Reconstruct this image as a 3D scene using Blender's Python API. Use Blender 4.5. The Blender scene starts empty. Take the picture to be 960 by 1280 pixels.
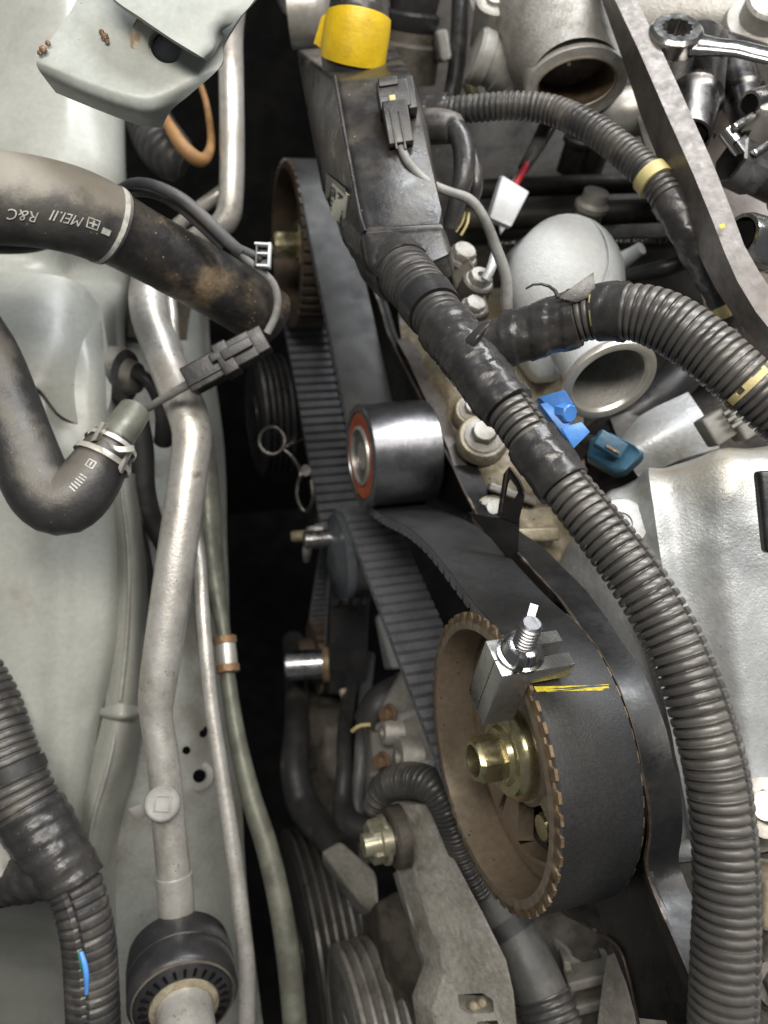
import bpy, bmesh, math, random
import numpy as np
from mathutils import Vector, Matrix, noise
random.seed(7)
PI = math.pi
# ------------------------------------------------------------------ camera, light, exposure
sc = bpy.context.scene
F = 1000.0                                   # focal length in photograph pixels (960 x 1280)
AX = Vector((.951, .095, -.295)).normalized()        # into the engine, in camera axes
AZ = Vector((.153, .681, .715)); AZ = (AZ - AX * AZ.dot(AX)).normalized()   # up
AY = AZ.cross(AX)
ROT = Matrix((AX, AY, AZ))                    # camera axes -> world axes
CAM = Vector((0, 0, 1.25))
cd = bpy.data.cameras.new('camera'); cam = bpy.data.objects.new('camera', cd); sc.collection.objects.link(cam)
cam.matrix_world = Matrix.Translation(CAM) @ ROT.to_4x4()
cd.sensor_fit = 'HORIZONTAL'; cd.sensor_width = 36; cd.lens = 36 * F / 960
cd.clip_start = .01; cd.clip_end = 50
cd.dof.use_dof = True; cd.dof.focus_distance = .30; cd.dof.aperture_fstop = 14
sc.camera = cam
w = bpy.data.worlds.new('World'); sc.world = w; w.use_nodes = True
bg = w.node_tree.nodes['Background']; bg.inputs['Color'].default_value = (.93, .97, 1, 1); bg.inputs['Strength'].default_value = .115
sc.view_settings.view_transform = 'Standard'; sc.view_settings.look = 'None'
sc.view_settings.exposure = 0; sc.view_settings.gamma = 1

def lamp(name, loc, target, sx, sy, power, col):
    l = bpy.data.lights.new(name, 'AREA'); l.shape = 'RECTANGLE'; l.size = sx; l.size_y = sy
    l.energy = power; l.color = col
    o = bpy.data.objects.new(name, l); sc.collection.objects.link(o); o.location = loc
    o.rotation_euler = (Vector(target) - Vector(loc)).to_track_quat('-Z', 'Y').to_euler()
lamp('ceiling_tube_lamp', (.55, .55, 2.3), (.2, .25, .95), 1.2, .34, 26, (.96, .98, 1))
lamp('ceiling_tube_lamp', (-.10, -.25, 2.3), (.08, .25, .9), 1.2, .34, 24, (1, .945, .86))

# ------------------------------------------------------------------ geometry helpers
def CV(x, y, d): return Vector(((x - 480) / F * d, (640 - y) / F * d, -d))
def P(x, y, d): return CAM + ROT @ CV(x, y, d)
XT = ROT[0].dot(CV(605, 948, .33))           # the timing face plane
def ED(x, y, off=0): return (XT + off) / (ROT[0].dot(CV(x, y, 1)))
def E(x, y, off=0): return P(x, y, ED(x, y, off))
SR = ROT @ Vector((1, 0, 0)); SU = ROT @ Vector((0, 1, 0)); SB = ROT @ Vector((0, 0, 1))
def scr(dx, dy, dz=0): return SR * dx - SU * dy + SB * dz
def tocam(p): return (CAM - p).normalized()
UX = Vector((1, 0, 0)); UZ = Vector((0, 0, 1)); UY = Vector((0, 1, 0))
ORI = {}
def _tag(o, label, cat, group, kind):
    if label: o['label'] = label
    if cat: o['category'] = cat
    if group: o['group'] = group
    if kind: o['kind'] = kind
def thing(name, label, cat, loc, group=None):
    o = bpy.data.objects.new(name, None); sc.collection.objects.link(o); o.location = loc
    o.empty_display_size = .01; ORI[o.name] = Vector(loc); _tag(o, label, cat, group, None); return o
def mk(name, verts, faces, mat, parent=None, label=None, cat=None, group=None, kind=None, smooth=40, fm=None):
    vs = [Vector(v) for v in verts]
    lo = Vector((min(v.x for v in vs), min(v.y for v in vs), min(v.z for v in vs))); hi = Vector((max(v.x for v in vs), max(v.y for v in vs), max(v.z for v in vs)))
    c = (lo + hi) / 2
    me = bpy.data.meshes.new(name); me.from_pydata([v - c for v in vs], [], faces)
    mats = mat if isinstance(mat, (list, tuple)) else [mat]
    for m in mats: me.materials.append(m)
    if fm:
        for p, i in zip(me.polygons, fm): p.material_index = i
    me.validate()
    bm = bmesh.new(); bm.from_mesh(me); bmesh.ops.recalc_face_normals(bm, faces=bm.faces[:]); bm.to_mesh(me); bm.free()
    if smooth:
        me.polygons.foreach_set('use_smooth', [True] * len(me.polygons)); me.set_sharp_from_angle(angle=math.radians(smooth))
    o = bpy.data.objects.new(name, me); sc.collection.objects.link(o)
    ORI[o.name] = c
    if parent: o.parent = parent; o.location = c - ORI[parent.name]
    else: o.location = c
    _tag(o, label, cat, group, kind); return o
def frombm(name, bm, mat, parent=None, **k):
    bm.verts.ensure_lookup_table()
    for i, v in enumerate(bm.verts): v.index = i
    V = [v.co.copy() for v in bm.verts]; Fc = [[v.index for v in f.verts] for f in bm.faces]; bm.free()
    return mk(name, V, Fc, mat, parent, **k)
def spline(ctrl, step):
    """Catmull-Rom through rows of numbers, resampled about every `step` of their first three columns."""
    A = np.array(ctrl, float); A = np.vstack([2 * A[0] - A[1], A, 2 * A[-1] - A[-2]]); out = []
    for i in range(1, len(A) - 2):
        p0, p1, p2, p3 = A[i - 1:i + 3]; L = np.linalg.norm(p2[:3] - p1[:3]); n = max(2, int(L / step) + 1)
        for t in np.linspace(0, 1, n, endpoint=False):
            out.append(.5 * (2 * p1 + (p2 - p0) * t + (2 * p0 - 5 * p1 + 4 * p2 - p3) * t * t + (3 * p1 - p0 - 3 * p2 + p3) * t ** 3))
    out.append(A[-2]); return np.array(out)
class Path:
    """centre line with radius and frames; N points to the camera at each point as nearly as it can"""
    def __init__(s, pts, step=.002):
        rows = []
        for x, y, d, r in pts: rows.append([*P(x, y, d), r * d / F])
        A = spline(rows, step); s.c = A[:, :3]; s.r = np.maximum(A[:, 3], 1e-5)
        T = np.gradient(s.c, axis=0); T /= np.linalg.norm(T, axis=1)[:, None]; s.T = T
        # parallel transport, start with N towards the camera
        n0 = np.array(CAM) - s.c[0]; n0 -= T[0] * (n0 @ T[0]); n0 /= np.linalg.norm(n0); N = [n0]
        for i in range(1, len(T)):
            n = N[-1] - T[i] * (N[-1] @ T[i]); N.append(n / np.linalg.norm(n))
        s.N = np.array(N); s.B = np.cross(s.T, s.N)
        s.s = np.concatenate([[0], np.cumsum(np.linalg.norm(np.diff(s.c, axis=0), axis=1))]); s.L = s.s[-1]
    def at(s, q):
        f = lambda a: np.array([np.interp(q, s.s, a[:, k]) for k in range(3)])
        T, N = f(s.T), f(s.N); T /= np.linalg.norm(T); N -= T * (N @ T); N /= np.linalg.norm(N)
        return f(s.c), T, N, np.cross(T, N), float(np.interp(q, s.s, s.r))
    def pt(s, q, th, extra=0):
        c, T, N, B, r = s.at(q); return Vector(c + (r + extra) * (math.cos(th) * N + math.sin(th) * B))
    def near(s, x, y):
        """arc length whose picture position is nearest to pixel x, y"""
        C = (s.c - np.array(CAM)) @ np.array(ROT); px = 480 + F * C[:, 0] / -C[:, 2]; py = 640 - F * C[:, 1] / -C[:, 2]
        return s.s[int(np.argmin((px - x) ** 2 + (py - y) ** 2))]
    def theta_cam(s, q):
        c, T, N, B, r = s.at(q); v = np.array(CAM) - c; return math.atan2(v @ B, v @ N)
def sweep(name, path, mat, parent=None, s0=0, s1=None, ds=.0025, seg=20, prof=None, cap=True, hollow=0, **k):
    """tube along path; prof(s, theta, r) -> radius"""
    s1 = path.L if s1 is None else s1; n = max(2, int((s1 - s0) / ds) + 1)
    V, Fc = [], []
    qs = np.linspace(s0, s1, n)
    for q in qs:
        c, T, N, B, r = path.at(q)
        for j in range(seg):
            th = 2 * PI * j / seg; rr = prof(q, th, r) if prof else r
            V.append(c + rr * (math.cos(th) * N + math.sin(th) * B))
    for i in range(n - 1):
        for j in range(seg):
            a, b = i * seg + j, i * seg + (j + 1) % seg; Fc.append([a, b, b + seg, a + seg])
    if hollow:                                 # an open end with a wall: inner surface at the far end
        m = len(V)
        for t in range(3):
            c, T, N, B, r = path.at(s1 - [0, .3, 1][t] * hollow * 8)
            rr = r - hollow
            for j in range(seg):
                th = 2 * PI * j / seg; V.append(c + rr * (math.cos(th) * N + math.sin(th) * B))
        last = (n - 1) * seg
        for j in range(seg):
            j2 = (j + 1) % seg
            Fc.append([last + j, last + j2, m + j2, m + j])
            for t in range(2): Fc.append([m + t * seg + j, m + t * seg + j2, m + (t + 1) * seg + j2, m + (t + 1) * seg + j])
        Fc.append([m + 2 * seg + j for j in range(seg)])
        Fc.append(list(range(seg))[::-1])
    elif cap:
        Fc.append(list(range(seg))[::-1]); Fc.append([(n - 1) * seg + j for j in range(seg)])
    return mk(name, V, Fc, mat, parent, **k)
def tube(name, pts, mat, parent=None, step=.003, **k): return sweep(name, Path(pts, step), mat, parent, **k)
def ribs(pitch, amp, duty=.62, sharp=4.0, slit=None, sgn=1):
    """corrugated hose profile: flat topped ribs with narrow grooves"""
    def f(s, th, r):
        ph = s / pitch + .22 * noise.noise(Vector((s * 55, pitch * 900, 1.7)))
        r *= 1 + .012 * noise.noise(Vector((s * 30, math.cos(th) * .8, math.sin(th) * .8)))
        if slit is not None:
            dth = (th - slit + PI) % (2 * PI) - PI
            if dth * sgn > 0: ph += .5 * min(1, max(0, (2.6 - abs(dth)) / 1.4))
            if abs(dth) < .07: return r - amp * 1.3
        x = abs((ph % 1) - .5) * 2           # 0 on the crest centre, 1 in the groove
        t = min(1, max(0, (x - duty) / (1 - duty) * 1.6)); t = t * t * (3 - 2 * t)
        return r - amp * t - .12 * amp * (x / max(duty, .01)) ** 2 * (x < duty)
    return f
def tapeprof(amp=.0007, pitch=.011, extra=.0009, seed=0):
    def f(s, th, r):
        v = Vector((math.cos(th) * 2.2 + seed, math.sin(th) * 2.2, s * 90))
        wrap = (s / pitch + th / (2 * PI)) % 1
        return r + extra + amp * .55 * noise.noise(v) + amp * .30 * noise.noise(v * 2.7) + .00045 * (wrap < .5)
    return f
def lathe(name, prof, c, axis, mat, parent=None, seg=48, arc=None, ref=None, cap=True, **k):
    """prof: list of (along axis, radius)"""
    axis = Vector(axis).normalized(); u = (ref or (UZ if abs(axis.z) < .9 else UY)); u = (u - axis * u.dot(axis)).normalized(); v = axis.cross(u)
    V, Fc = [], []; c = Vector(c)
    for a, r in prof:
        for j in range(seg):
            t = 2 * PI * j / seg; V.append(c + axis * a + (u * math.cos(t) + v * math.sin(t)) * max(r, 1e-5))
    for i in range(len(prof) - 1):
        for j in range(seg):
            a, b = i * seg + j, i * seg + (j + 1) % seg; Fc.append([a, b, b + seg, a + seg])
    if cap and prof[0][1] > 1e-4 and prof[0] != prof[-1]: Fc.append(list(range(seg))[::-1])
    if cap and prof[-1][1] > 1e-4 and prof[0] != prof[-1]: Fc.append([(len(prof) - 1) * seg + j for j in range(seg)])
    return mk(name, V, Fc, mat, parent, **k)
def bevel_bm(bm, w, seg=2, ang=25):
    es = [e for e in bm.edges if len(e.link_faces) == 2 and e.calc_face_angle(0) > math.radians(ang)]
    if w: bmesh.ops.bevel(bm, geom=es, offset=w, offset_type='OFFSET', segments=seg, profile=.6, affect='EDGES', clamp_overlap=True)
def V3(p): return p.copy() if isinstance(p, Vector) else P(*p)
def extr(name, poly, vec, mat, parent=None, bev=.0006, **k):
    bm = bmesh.new(); a = [bm.verts.new(V3(p)) for p in poly]; b = [bm.verts.new(v.co + vec) for v in a]; n = len(a)
    bm.faces.new(a); bm.faces.new(b[::-1])
    for i in range(n): bm.faces.new([a[i], b[i], b[(i + 1) % n], a[(i + 1) % n]])
    bmesh.ops.recalc_face_normals(bm, faces=bm.faces[:]); bevel_bm(bm, bev)
    k.setdefault('smooth', 50); return frombm(name, bm, mat, parent, **k)
def hull8(name, top, bot, mat, parent=None, bev=.001, **k):
    bm = bmesh.new(); a = [bm.verts.new(V3(p)) for p in top]; b = [bm.verts.new(V3(p)) for p in bot]; n = len(a)
    bm.faces.new(a); bm.faces.new(b[::-1])
    for i in range(n): bm.faces.new([a[i], b[i], b[(i + 1) % n], a[(i + 1) % n]])
    bmesh.ops.recalc_face_normals(bm, faces=bm.faces[:]); bevel_bm(bm, bev, 3)
    k.setdefault('smooth', 50); return frombm(name, bm, mat, parent, **k)
def obox(name, c, ax, dims, mat, parent=None, bev=.0006, **k):
    """box about c with unit axes ax and full sizes dims"""
    c = V3(c); x, y, z = [Vector(a).normalized() * (d / 2) for a, d in zip(ax, dims)]
    top = [c + z + x * i + y * j for i, j in ((-1, -1), (1, -1), (1, 1), (-1, 1))]; bot = [p - z * 2 for p in top]
    return hull8(name, top, bot, mat, parent, bev, **k)
def loft(name, rings, mat, parent=None, cap=True, closed=False, **k):
    V, Fc = [], []; n = len(rings[0])
    for r in rings: V += [V3(p) for p in r]
    m = len(rings)
    for i in range(m - (0 if closed else 1)):
        for j in range(n):
            a, b = i * n + j, i * n + (j + 1) % n; i2 = ((i + 1) % m) * n; Fc.append([a, b, i2 + (j + 1) % n, i2 + j])
    if cap and not closed: Fc.append(list(range(n))[::-1]); Fc.append([(m - 1) * n + j for j in range(n)])
    return mk(name, V, Fc, mat, parent, **k)
def sheet(name, net, mat, parent=None, th=.0015, sub=8, disp=None, back=None, **k):
    """smooth thick sheet through a net of (x, y, depth) control points"""
    A = np.array([[list(P(*p)) for p in row] for row in net])
    def up(A, n):                              # spline along axis 0
        B = np.concatenate([2 * A[:1] - A[1:2], A, 2 * A[-1:] - A[-2:-1]]); out = []
        for i in range(1, len(B) - 2):
            p0, p1, p2, p3 = B[i - 1:i + 3]
            for t in np.linspace(0, 1, n, endpoint=False): out.append(.5 * (2 * p1 + (p2 - p0) * t + (2 * p0 - 5 * p1 + 4 * p2 - p3) * t * t + (3 * p1 - p0 - 3 * p2 + p3) * t ** 3))
        out.append(A[-1]); return np.array(out)
    G = up(A, sub); G = up(G.transpose(1, 0, 2), sub).transpose(1, 0, 2)
    nv, nu = G.shape[:2]
    du = np.gradient(G, axis=1); dv = np.gradient(G, axis=0); N = np.cross(du, dv); N /= np.linalg.norm(N, axis=2)[..., None] + 1e-12
    flip = np.sign(((np.array(CAM) - G) * N).sum(2).mean()); N = N * flip
    if disp:
        for i in range(nv):
            for j in range(nu): G[i, j] += N[i, j] * disp(j / (nu - 1), i / (nv - 1), G[i, j])
    H = G - (N * th if back is None else np.array(back))
    V = [Vector(p) for p in G.reshape(-1, 3)] + [Vector(p) for p in H.reshape(-1, 3)]; o = nv * nu; Fc = []
    for i in range(nv - 1):
        for j in range(nu - 1):
            a = i * nu + j; Fc.append([a, a + 1, a + nu + 1, a + nu]); Fc.append([o + a, o + a + nu, o + a + nu + 1, o + a + 1])
    rim = [(0, j) for j in range(nu)] + [(i, nu - 1) for i in range(1, nv)] + [(nv - 1, j) for j in range(nu - 2, -1, -1)] + [(i, 0) for i in range(nv - 2, 0, -1)]
    for (i, j), (i2, j2) in zip(rim, rim[1:] + rim[:1]):
        a, b = i * nu + j, i2 * nu + j2; Fc.append([a, b, o + b, o + a])
    return mk(name, V, Fc, mat, parent, **k)
def cut(o, cutters):
    """boolean difference, applied"""
    for c in cutters:
        m = o.modifiers.new('b', 'BOOLEAN'); m.object = c; m.operation = 'DIFFERENCE'; m.solver = 'EXACT'
    bpy.context.view_layer.update()
    me = bpy.data.meshes.new_from_object(o.evaluated_get(bpy.context.evaluated_depsgraph_get()))
    old = o.data; o.modifiers.clear(); o.data = me; me.name = old.name; bpy.data.meshes.remove(old)
    me.polygons.foreach_set('use_smooth', [True] * len(me.polygons)); me.set_sharp_from_angle(angle=math.radians(40))
    for c in cutters:
        d = c.data; bpy.data.objects.remove(c); bpy.data.meshes.remove(d)
def cutpx(poly, d, back=.02, fwd=.02):
    return extr('cutter', [P(x, y, d) - SB * back for x, y in poly], SB * (back + fwd), M['dark'], bev=.0008)
def hexbolt(name, c, axis, r, h, mat, parent=None, flange=1.35, fh=.25, hole=0, seg_ref=None, dome=0, **k):
    """hex head standing from c along axis, with flange; one mesh"""
    c = V3(c); axis = Vector(axis).normalized(); u = seg_ref or (UZ if abs(axis.z) < .9 else UY); u = (u - axis * u.dot(axis)).normalized(); v = axis.cross(u)
    V, Fc = [], []
    def ring(a, r, n):
        i = len(V)
        for j in range(n):
            t = 2 * PI * j / n; V.append(c + axis * a + (u * math.cos(t) + v * math.sin(t)) * r)
        return i
    def join(i, j, n):
        for q in range(n): Fc.append([i + q, i + (q + 1) % n, j + (q + 1) % n, j + q])
    n = 24
    if flange:
        a = ring(0, r * flange, n); b = ring(h * fh * .6, r * flange, n); d = ring(h * fh, r * 1.1, n); e = ring(h * fh, r * .5, n)
        join(a, b, n); join(b, d, n); join(d, e, n); Fc.append(list(range(a, a + n)))
    z = h * fh * .9 if flange else 0
    def hx(a, rr):                              # hexagon sampled by 24 with chamfer
        i = len(V)
        for j in range(n):
            t = 2 * PI * j / n; q = (t % (PI / 3)) - PI / 6; V.append(c + axis * a + (u * math.cos(t) + v * math.sin(t)) * min(r * .866 / math.cos(q), rr))
        return i
    a = hx(z, r); b = hx(h * .86, r); d = ring(h, r * .84, n); join(a, b, n); join(b, d, n)
    if hole:
        e = ring(h, hole, n); g = ring(h * .35, hole, n); join(d, e, n); join(e, g, n); Fc.append(list(range(g, g + n)))
    elif dome:
        e = ring(h + dome * .7, r * .5, n); join(d, e, n); g = ring(h + dome, r * .1, n); join(e, g, n); Fc.append(list(range(g, g + n)))
    else: Fc.append(list(range(d, d + n)))
    k.setdefault('smooth', 28); return mk(name, V, Fc, mat, parent, **k)
def threads(name, c, axis, r, L, mat, parent=None, pitch=.0012, **k):
    prof = []; n = int(L / pitch)
    for i in range(n): prof += [(i * pitch, r), (i * pitch + pitch * .25, r), (i * pitch + pitch * .62, r * .80)]
    prof += [(n * pitch, r * .9), (n * pitch + .0006, r * .75)]
    return lathe(name, prof, V3(c), axis, mat, parent, seg=24, smooth=20, **k)
def textmesh(s):
    cu = bpy.data.curves.new('t', 'FONT'); cu.body = s; cu.size = 1; cu.align_x = 'LEFT'; cu.resolution_u = 3
    o = bpy.data.objects.new('t', cu); sc.collection.objects.link(o); bpy.context.view_layer.update()
    me = bpy.data.meshes.new_from_object(o.evaluated_get(bpy.context.evaluated_depsgraph_get()))
    V = [v.co.copy() for v in me.vertices]; Fc = [list(p.vertices) for p in me.polygons]
    bpy.data.objects.remove(o); bpy.data.curves.remove(cu); bpy.data.meshes.remove(me); return V, Fc
def wrap(name, V, Fc, path, s0, th0, size, mat, parent, sgn=1, slant=0, lift=.0002):
    W = []
    for v in V:
        a, b = (v.x + slant * v.y) * size, v.y * size
        W.append(path.pt(s0 + sgn * a, th0 + sgn * b / path.at(s0)[4], lift))
    return mk(name, W, Fc, mat, parent, smooth=0)
from mathutils.bvhtree import BVHTree
def hit(o, x, y, lift=.0003):
    """where the line of sight through a photograph pixel meets a built object: point just proud of it"""
    c = ORI[o.name]; t = BVHTree.FromPolygons([v.co + c for v in o.data.vertices], [list(p.vertices) for p in o.data.polygons])
    d = (P(x, y, 1) - CAM).normalized(); loc, n, i, dist = t.ray_cast(CAM, d)
    if loc is None: return P(x, y, .4)
    return loc + (n if n.dot(d) < 0 else -n) * lift

# ------------------------------------------------------------------ materials
def mat(name, c1, c2=None, rough=.5, metal=0, scale=60, mix=(.4, .65), bump=.15, bscale=400, rvar=.12, detail=4, c3=None, s3=25, m3=(.55, .7), coat=0, spec=.5, aniso=None, bdist=.001, fine=.11, fscale=330, specks=None, dust=None, grad=None):
    m = bpy.data.materials.new(name); m.use_nodes = True; nt = m.node_tree; N = nt.nodes; L = nt.links
    b = N['Principled BSDF']; tc = N.new('ShaderNodeTexCoord'); co = tc.outputs['Object']
    if aniso:
        mp = N.new('ShaderNodeMapping'); mp.inputs['Scale'].default_value = aniso; L.new(co, mp.inputs['Vector']); cob = mp.outputs['Vector']
    else: cob = co
    def nz(s, det, vec=None):
        n = N.new('ShaderNodeTexNoise'); n.inputs['Scale'].default_value = s; n.inputs['Detail'].default_value = det; n.inputs['Roughness'].default_value = .6; L.new(vec or co, n.inputs['Vector']); return n.outputs['Fac']
    def ramp(fac, lo, hi):
        r = N.new('ShaderNodeMapRange'); r.inputs['From Min'].default_value = lo; r.inputs['From Max'].default_value = hi; r.interpolation_type = 'SMOOTHSTEP'; L.new(fac, r.inputs['Value']); return r.outputs['Result']
    def mixc(f, a, bb):
        x = N.new('ShaderNodeMix'); x.data_type = 'RGBA'; L.new(f, x.inputs['Factor'])
        for sock, val in ((x.inputs[6], a), (x.inputs[7], bb)):
            if isinstance(val, tuple): sock.default_value = (*val, 1)
            else: L.new(val, sock)
        return x.outputs[2]
    c2 = c2 or tuple(v * .75 for v in c1)
    f1 = nz(scale, detail); col = mixc(ramp(f1, *mix), tuple(c1), tuple(c2))
    if c3: col = mixc(ramp(nz(s3, 6), *m3), col, tuple(c3))
    fr = N.new('ShaderNodeMapRange'); fr.inputs['From Min'].default_value = .3; fr.inputs['From Max'].default_value = .7; fr.inputs['To Min'].default_value = 1 - fine; fr.inputs['To Max'].default_value = 1 + fine; L.new(nz(fscale, 9), fr.inputs['Value'])
    vm = N.new('ShaderNodeVectorMath'); vm.operation = 'SCALE'; L.new(col, vm.inputs[0]); L.new(fr.outputs[0], vm.inputs['Scale']); col = vm.outputs[0]
    if grad:                                   # oil and heat stain that spreads from one edge
        dt = N.new('ShaderNodeVectorMath'); dt.operation = 'DOT_PRODUCT'; L.new(co, dt.inputs[0]); dt.inputs[1].default_value = grad[0]
        ma = N.new('ShaderNodeMath'); ma.operation = 'MULTIPLY_ADD'; L.new(nz(28, 6), ma.inputs[0]); ma.inputs[1].default_value = .07; L.new(dt.outputs['Value'], ma.inputs[2])
        col = mixc(ramp(ma.outputs[0], grad[1], grad[2]), col, tuple(grad[3]))
    if dust:                                   # dust that has settled on upward faces
        ge = N.new('ShaderNodeNewGeometry'); sx = N.new('ShaderNodeSeparateXYZ'); L.new(ge.outputs['Normal'], sx.inputs[0])
        ad = N.new('ShaderNodeMath'); ad.operation = 'MULTIPLY_ADD'; L.new(nz(45, 6), ad.inputs[0]); ad.inputs[1].default_value = 1.5; L.new(sx.outputs['Z'], ad.inputs[2])
        mu = N.new('ShaderNodeMath'); mu.operation = 'MULTIPLY'; L.new(ramp(ad.outputs[0], dust[1] + .25, dust[1] + .65), mu.inputs[0]); mu.inputs[1].default_value = dust[2]
        col = mixc(mu.outputs[0], col, tuple(dust[0]))
    if specks:
        sp = N.new('ShaderNodeTexVoronoi'); sp.inputs['Scale'].default_value = specks[1]; sp.inputs['Randomness'].default_value = 1; L.new(co, sp.inputs['Vector'])
        hid = N.new('ShaderNodeMath'); hid.operation = 'MULTIPLY'; L.new(ramp(sp.outputs['Distance'], specks[2], specks[2] * .5), hid.inputs[0]); L.new(ramp(nz(specks[1] * .35, 3), .5, .58), hid.inputs[1])
        col = mixc(hid.outputs[0], col, tuple(specks[0]))
    L.new(col, b.inputs['Base Color']); b.inputs['Metallic'].default_value = metal
    rr = N.new('ShaderNodeMapRange'); rr.inputs['From Min'].default_value = .3; rr.inputs['From Max'].default_value = .7
    rr.inputs['To Min'].default_value = max(.03, rough - rvar); rr.inputs['To Max'].default_value = min(1, rough + rvar); L.new(nz(scale * 2.3, 5), rr.inputs['Value']); L.new(rr.outputs[0], b.inputs['Roughness'])
    b.inputs['Coat Weight'].default_value = coat; b.inputs['Specular IOR Level'].default_value = spec
    if bump:
        bp = N.new('ShaderNodeBump'); bp.inputs['Strength'].default_value = bump; bp.inputs['Distance'].default_value = bdist
        L.new(nz(bscale, 5, cob), bp.inputs['Height']); L.new(bp.outputs['Normal'], b.inputs['Normal'])
    return m
M = {}
M['paint'] = mat('grey_body_paint', (.355, .362, .33), (.29, .293, .262), .36, 0, 11, bump=.12, bscale=70, c3=(.22, .19, .145), s3=16, m3=(.57, .8), bdist=.002, fine=.08, specks=((.13, .10, .07), 45, .05))
M['paintw'] = mat('pale_bracket_paint', (.39, .412, .385), (.335, .352, .325), .42, 0, 30, bump=.15, bscale=300, c3=(.33, .28, .2), s3=34, m3=(.62, .8), fine=.08, specks=((.2, .13, .07), 120, .07))
M['rail'] = mat('dusty_rail_paint', (.33, .34, .315), (.23, .22, .195), .55, 0, 22, bump=.15, bscale=200, c3=(.17, .13, .09), s3=45, m3=(.6, .75))
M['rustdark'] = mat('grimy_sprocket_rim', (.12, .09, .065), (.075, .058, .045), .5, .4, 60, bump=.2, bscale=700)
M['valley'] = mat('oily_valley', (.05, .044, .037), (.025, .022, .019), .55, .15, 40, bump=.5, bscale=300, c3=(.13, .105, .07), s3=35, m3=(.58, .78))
M['rustring'] = mat('rust_stained_paint', (.50, .50, .45), (.36, .26, .15), .5, 0, 180, mix=(.45, .6), bump=.15)
M['covercast'] = mat('stained_white_cover', (.54, .555, .56), (.44, .45, .445), .37, .4, 30, bump=.3, bscale=800, c3=(.32, .30, .255), s3=22, m3=(.54, .76), fine=.12, specks=((.2, .17, .13), 300, .12), grad=(tuple(SU), .095, .15, (.31, .245, .125)))
M['rubbersoft'] = mat('worn_rubber', (.028, .028, .029), (.042, .041, .04), .44, 0, 40, bump=.25, bscale=700, c3=(.095, .086, .074), s3=26, m3=(.56, .78), specks=((.3, .27, .22), 300, .10), dust=((.20, .18, .15), 1.1, .5))
M['greyhose'] = mat('grey_dusty_hose', (.07, .068, .065), (.10, .095, .087), .5, 0, 40, bump=.2, bscale=700, c3=(.16, .145, .125), s3=30, m3=(.56, .78))
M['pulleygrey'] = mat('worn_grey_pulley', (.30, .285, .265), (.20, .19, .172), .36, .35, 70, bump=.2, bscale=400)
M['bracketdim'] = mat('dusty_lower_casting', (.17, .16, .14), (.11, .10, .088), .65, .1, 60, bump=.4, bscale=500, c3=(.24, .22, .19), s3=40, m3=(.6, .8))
M['discblue'] = mat('blue_black_disc', (.075, .085, .097), (.095, .105, .117), .28, 0, 40, bump=.08)
M['zincpale'] = mat('pale_zinc_bolt', (.50, .475, .36), (.38, .36, .27), .38, .7, 60, bump=.1, c3=(.2, .17, .1), s3=90, m3=(.58, .75))
M['rustbolt'] = mat('rusted_bolt_head', (.20, .12, .07), (.12, .08, .055), .6, .2, 200, bump=.3)
M['pulleydim'] = mat('dim_crank_pulley', (.13, .122, .112), (.085, .08, .072), .36, .35, 70, bump=.2, bscale=400)  # grey pulley material darkened; dimness of the gap is in the colour
M['mud'] = mat('mud_brown', (.10, .085, .065), (.055, .045, .035), .85, 0, 35, bump=.3, bscale=300)
M['alu'] = mat('dull_aluminium', (.66, .63, .58), (.52, .49, .44), .40, .75, 40, bump=.08, bscale=500, c3=(.20, .17, .13), s3=240, m3=(.66, .76))
M['alupale'] = mat('oxidised_aluminium', (.60, .58, .545), (.46, .435, .39), .38, .55, 45, bump=.2, bscale=700, c3=(.28, .235, .18), s3=110, m3=(.6, .76), specks=((.10, .08, .06), 420, .2))
M['olive'] = mat('olive_coated_pipe', (.20, .205, .165), (.13, .13, .105), .45, .3, 50, bump=.08, bscale=400)
M['rubber'] = mat('black_rubber', (.022, .022, .023), (.035, .034, .033), .52, 0, 60, bump=.12, bscale=900, c3=(.115, .095, .07), s3=48, m3=(.56, .78))
M['rubberdust'] = mat('dusty_rubber', (.04, .04, .041), (.085, .08, .074), .58, 0, 40, bump=.2, bscale=900, c3=(.19, .17, .145), s3=26, m3=(.56, .78), specks=((.34, .31, .25), 300, .12), dust=((.36, .33, .275), 1.0, .65))
M['rubbermud'] = mat('muddy_rubber', (.02, .019, .02), (.05, .042, .033), .48, 0, 40, bump=.3, bscale=500, c3=(.21, .155, .095), s3=26, m3=(.52, .66), fine=.3, specks=((.3, .23, .15), 260, .14))
M['conduit'] = mat('grey_black_conduit', (.066, .063, .061), (.088, .083, .079), .32, 0, 30, bump=.1, bscale=500, c3=(.125, .116, .103), s3=50, m3=(.56, .78), specks=((.24, .22, .19), 420, .10), dust=((.17, .158, .138), 1.1, .55))
M['conduitd'] = mat('dusty_conduit', (.042, .040, .040), (.07, .066, .06), .40, 0, 40, bump=.12, bscale=700, c3=(.14, .125, .105), s3=60, m3=(.57, .77), specks=((.26, .23, .19), 380, .12), dust=((.15, .138, .12), 1.2, .5))
M['tape'] = mat('black_vinyl_tape', (.030, .029, .029), (.045, .042, .04), .33, 0, 60, bump=.3, bscale=150, c3=(.13, .11, .08), s3=45, m3=(.6, .78), bdist=.0014, aniso=(1, 1, .5), specks=((.3, .25, .18), 400, .12))
M['plastic'] = mat('black_plastic', (.022, .022, .024), (.034, .032, .032), .36, 0, 50, bump=.1, bscale=600, c3=(.10, .085, .07), s3=60, m3=(.6, .77), specks=((.28, .25, .2), 330, .09))
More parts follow.
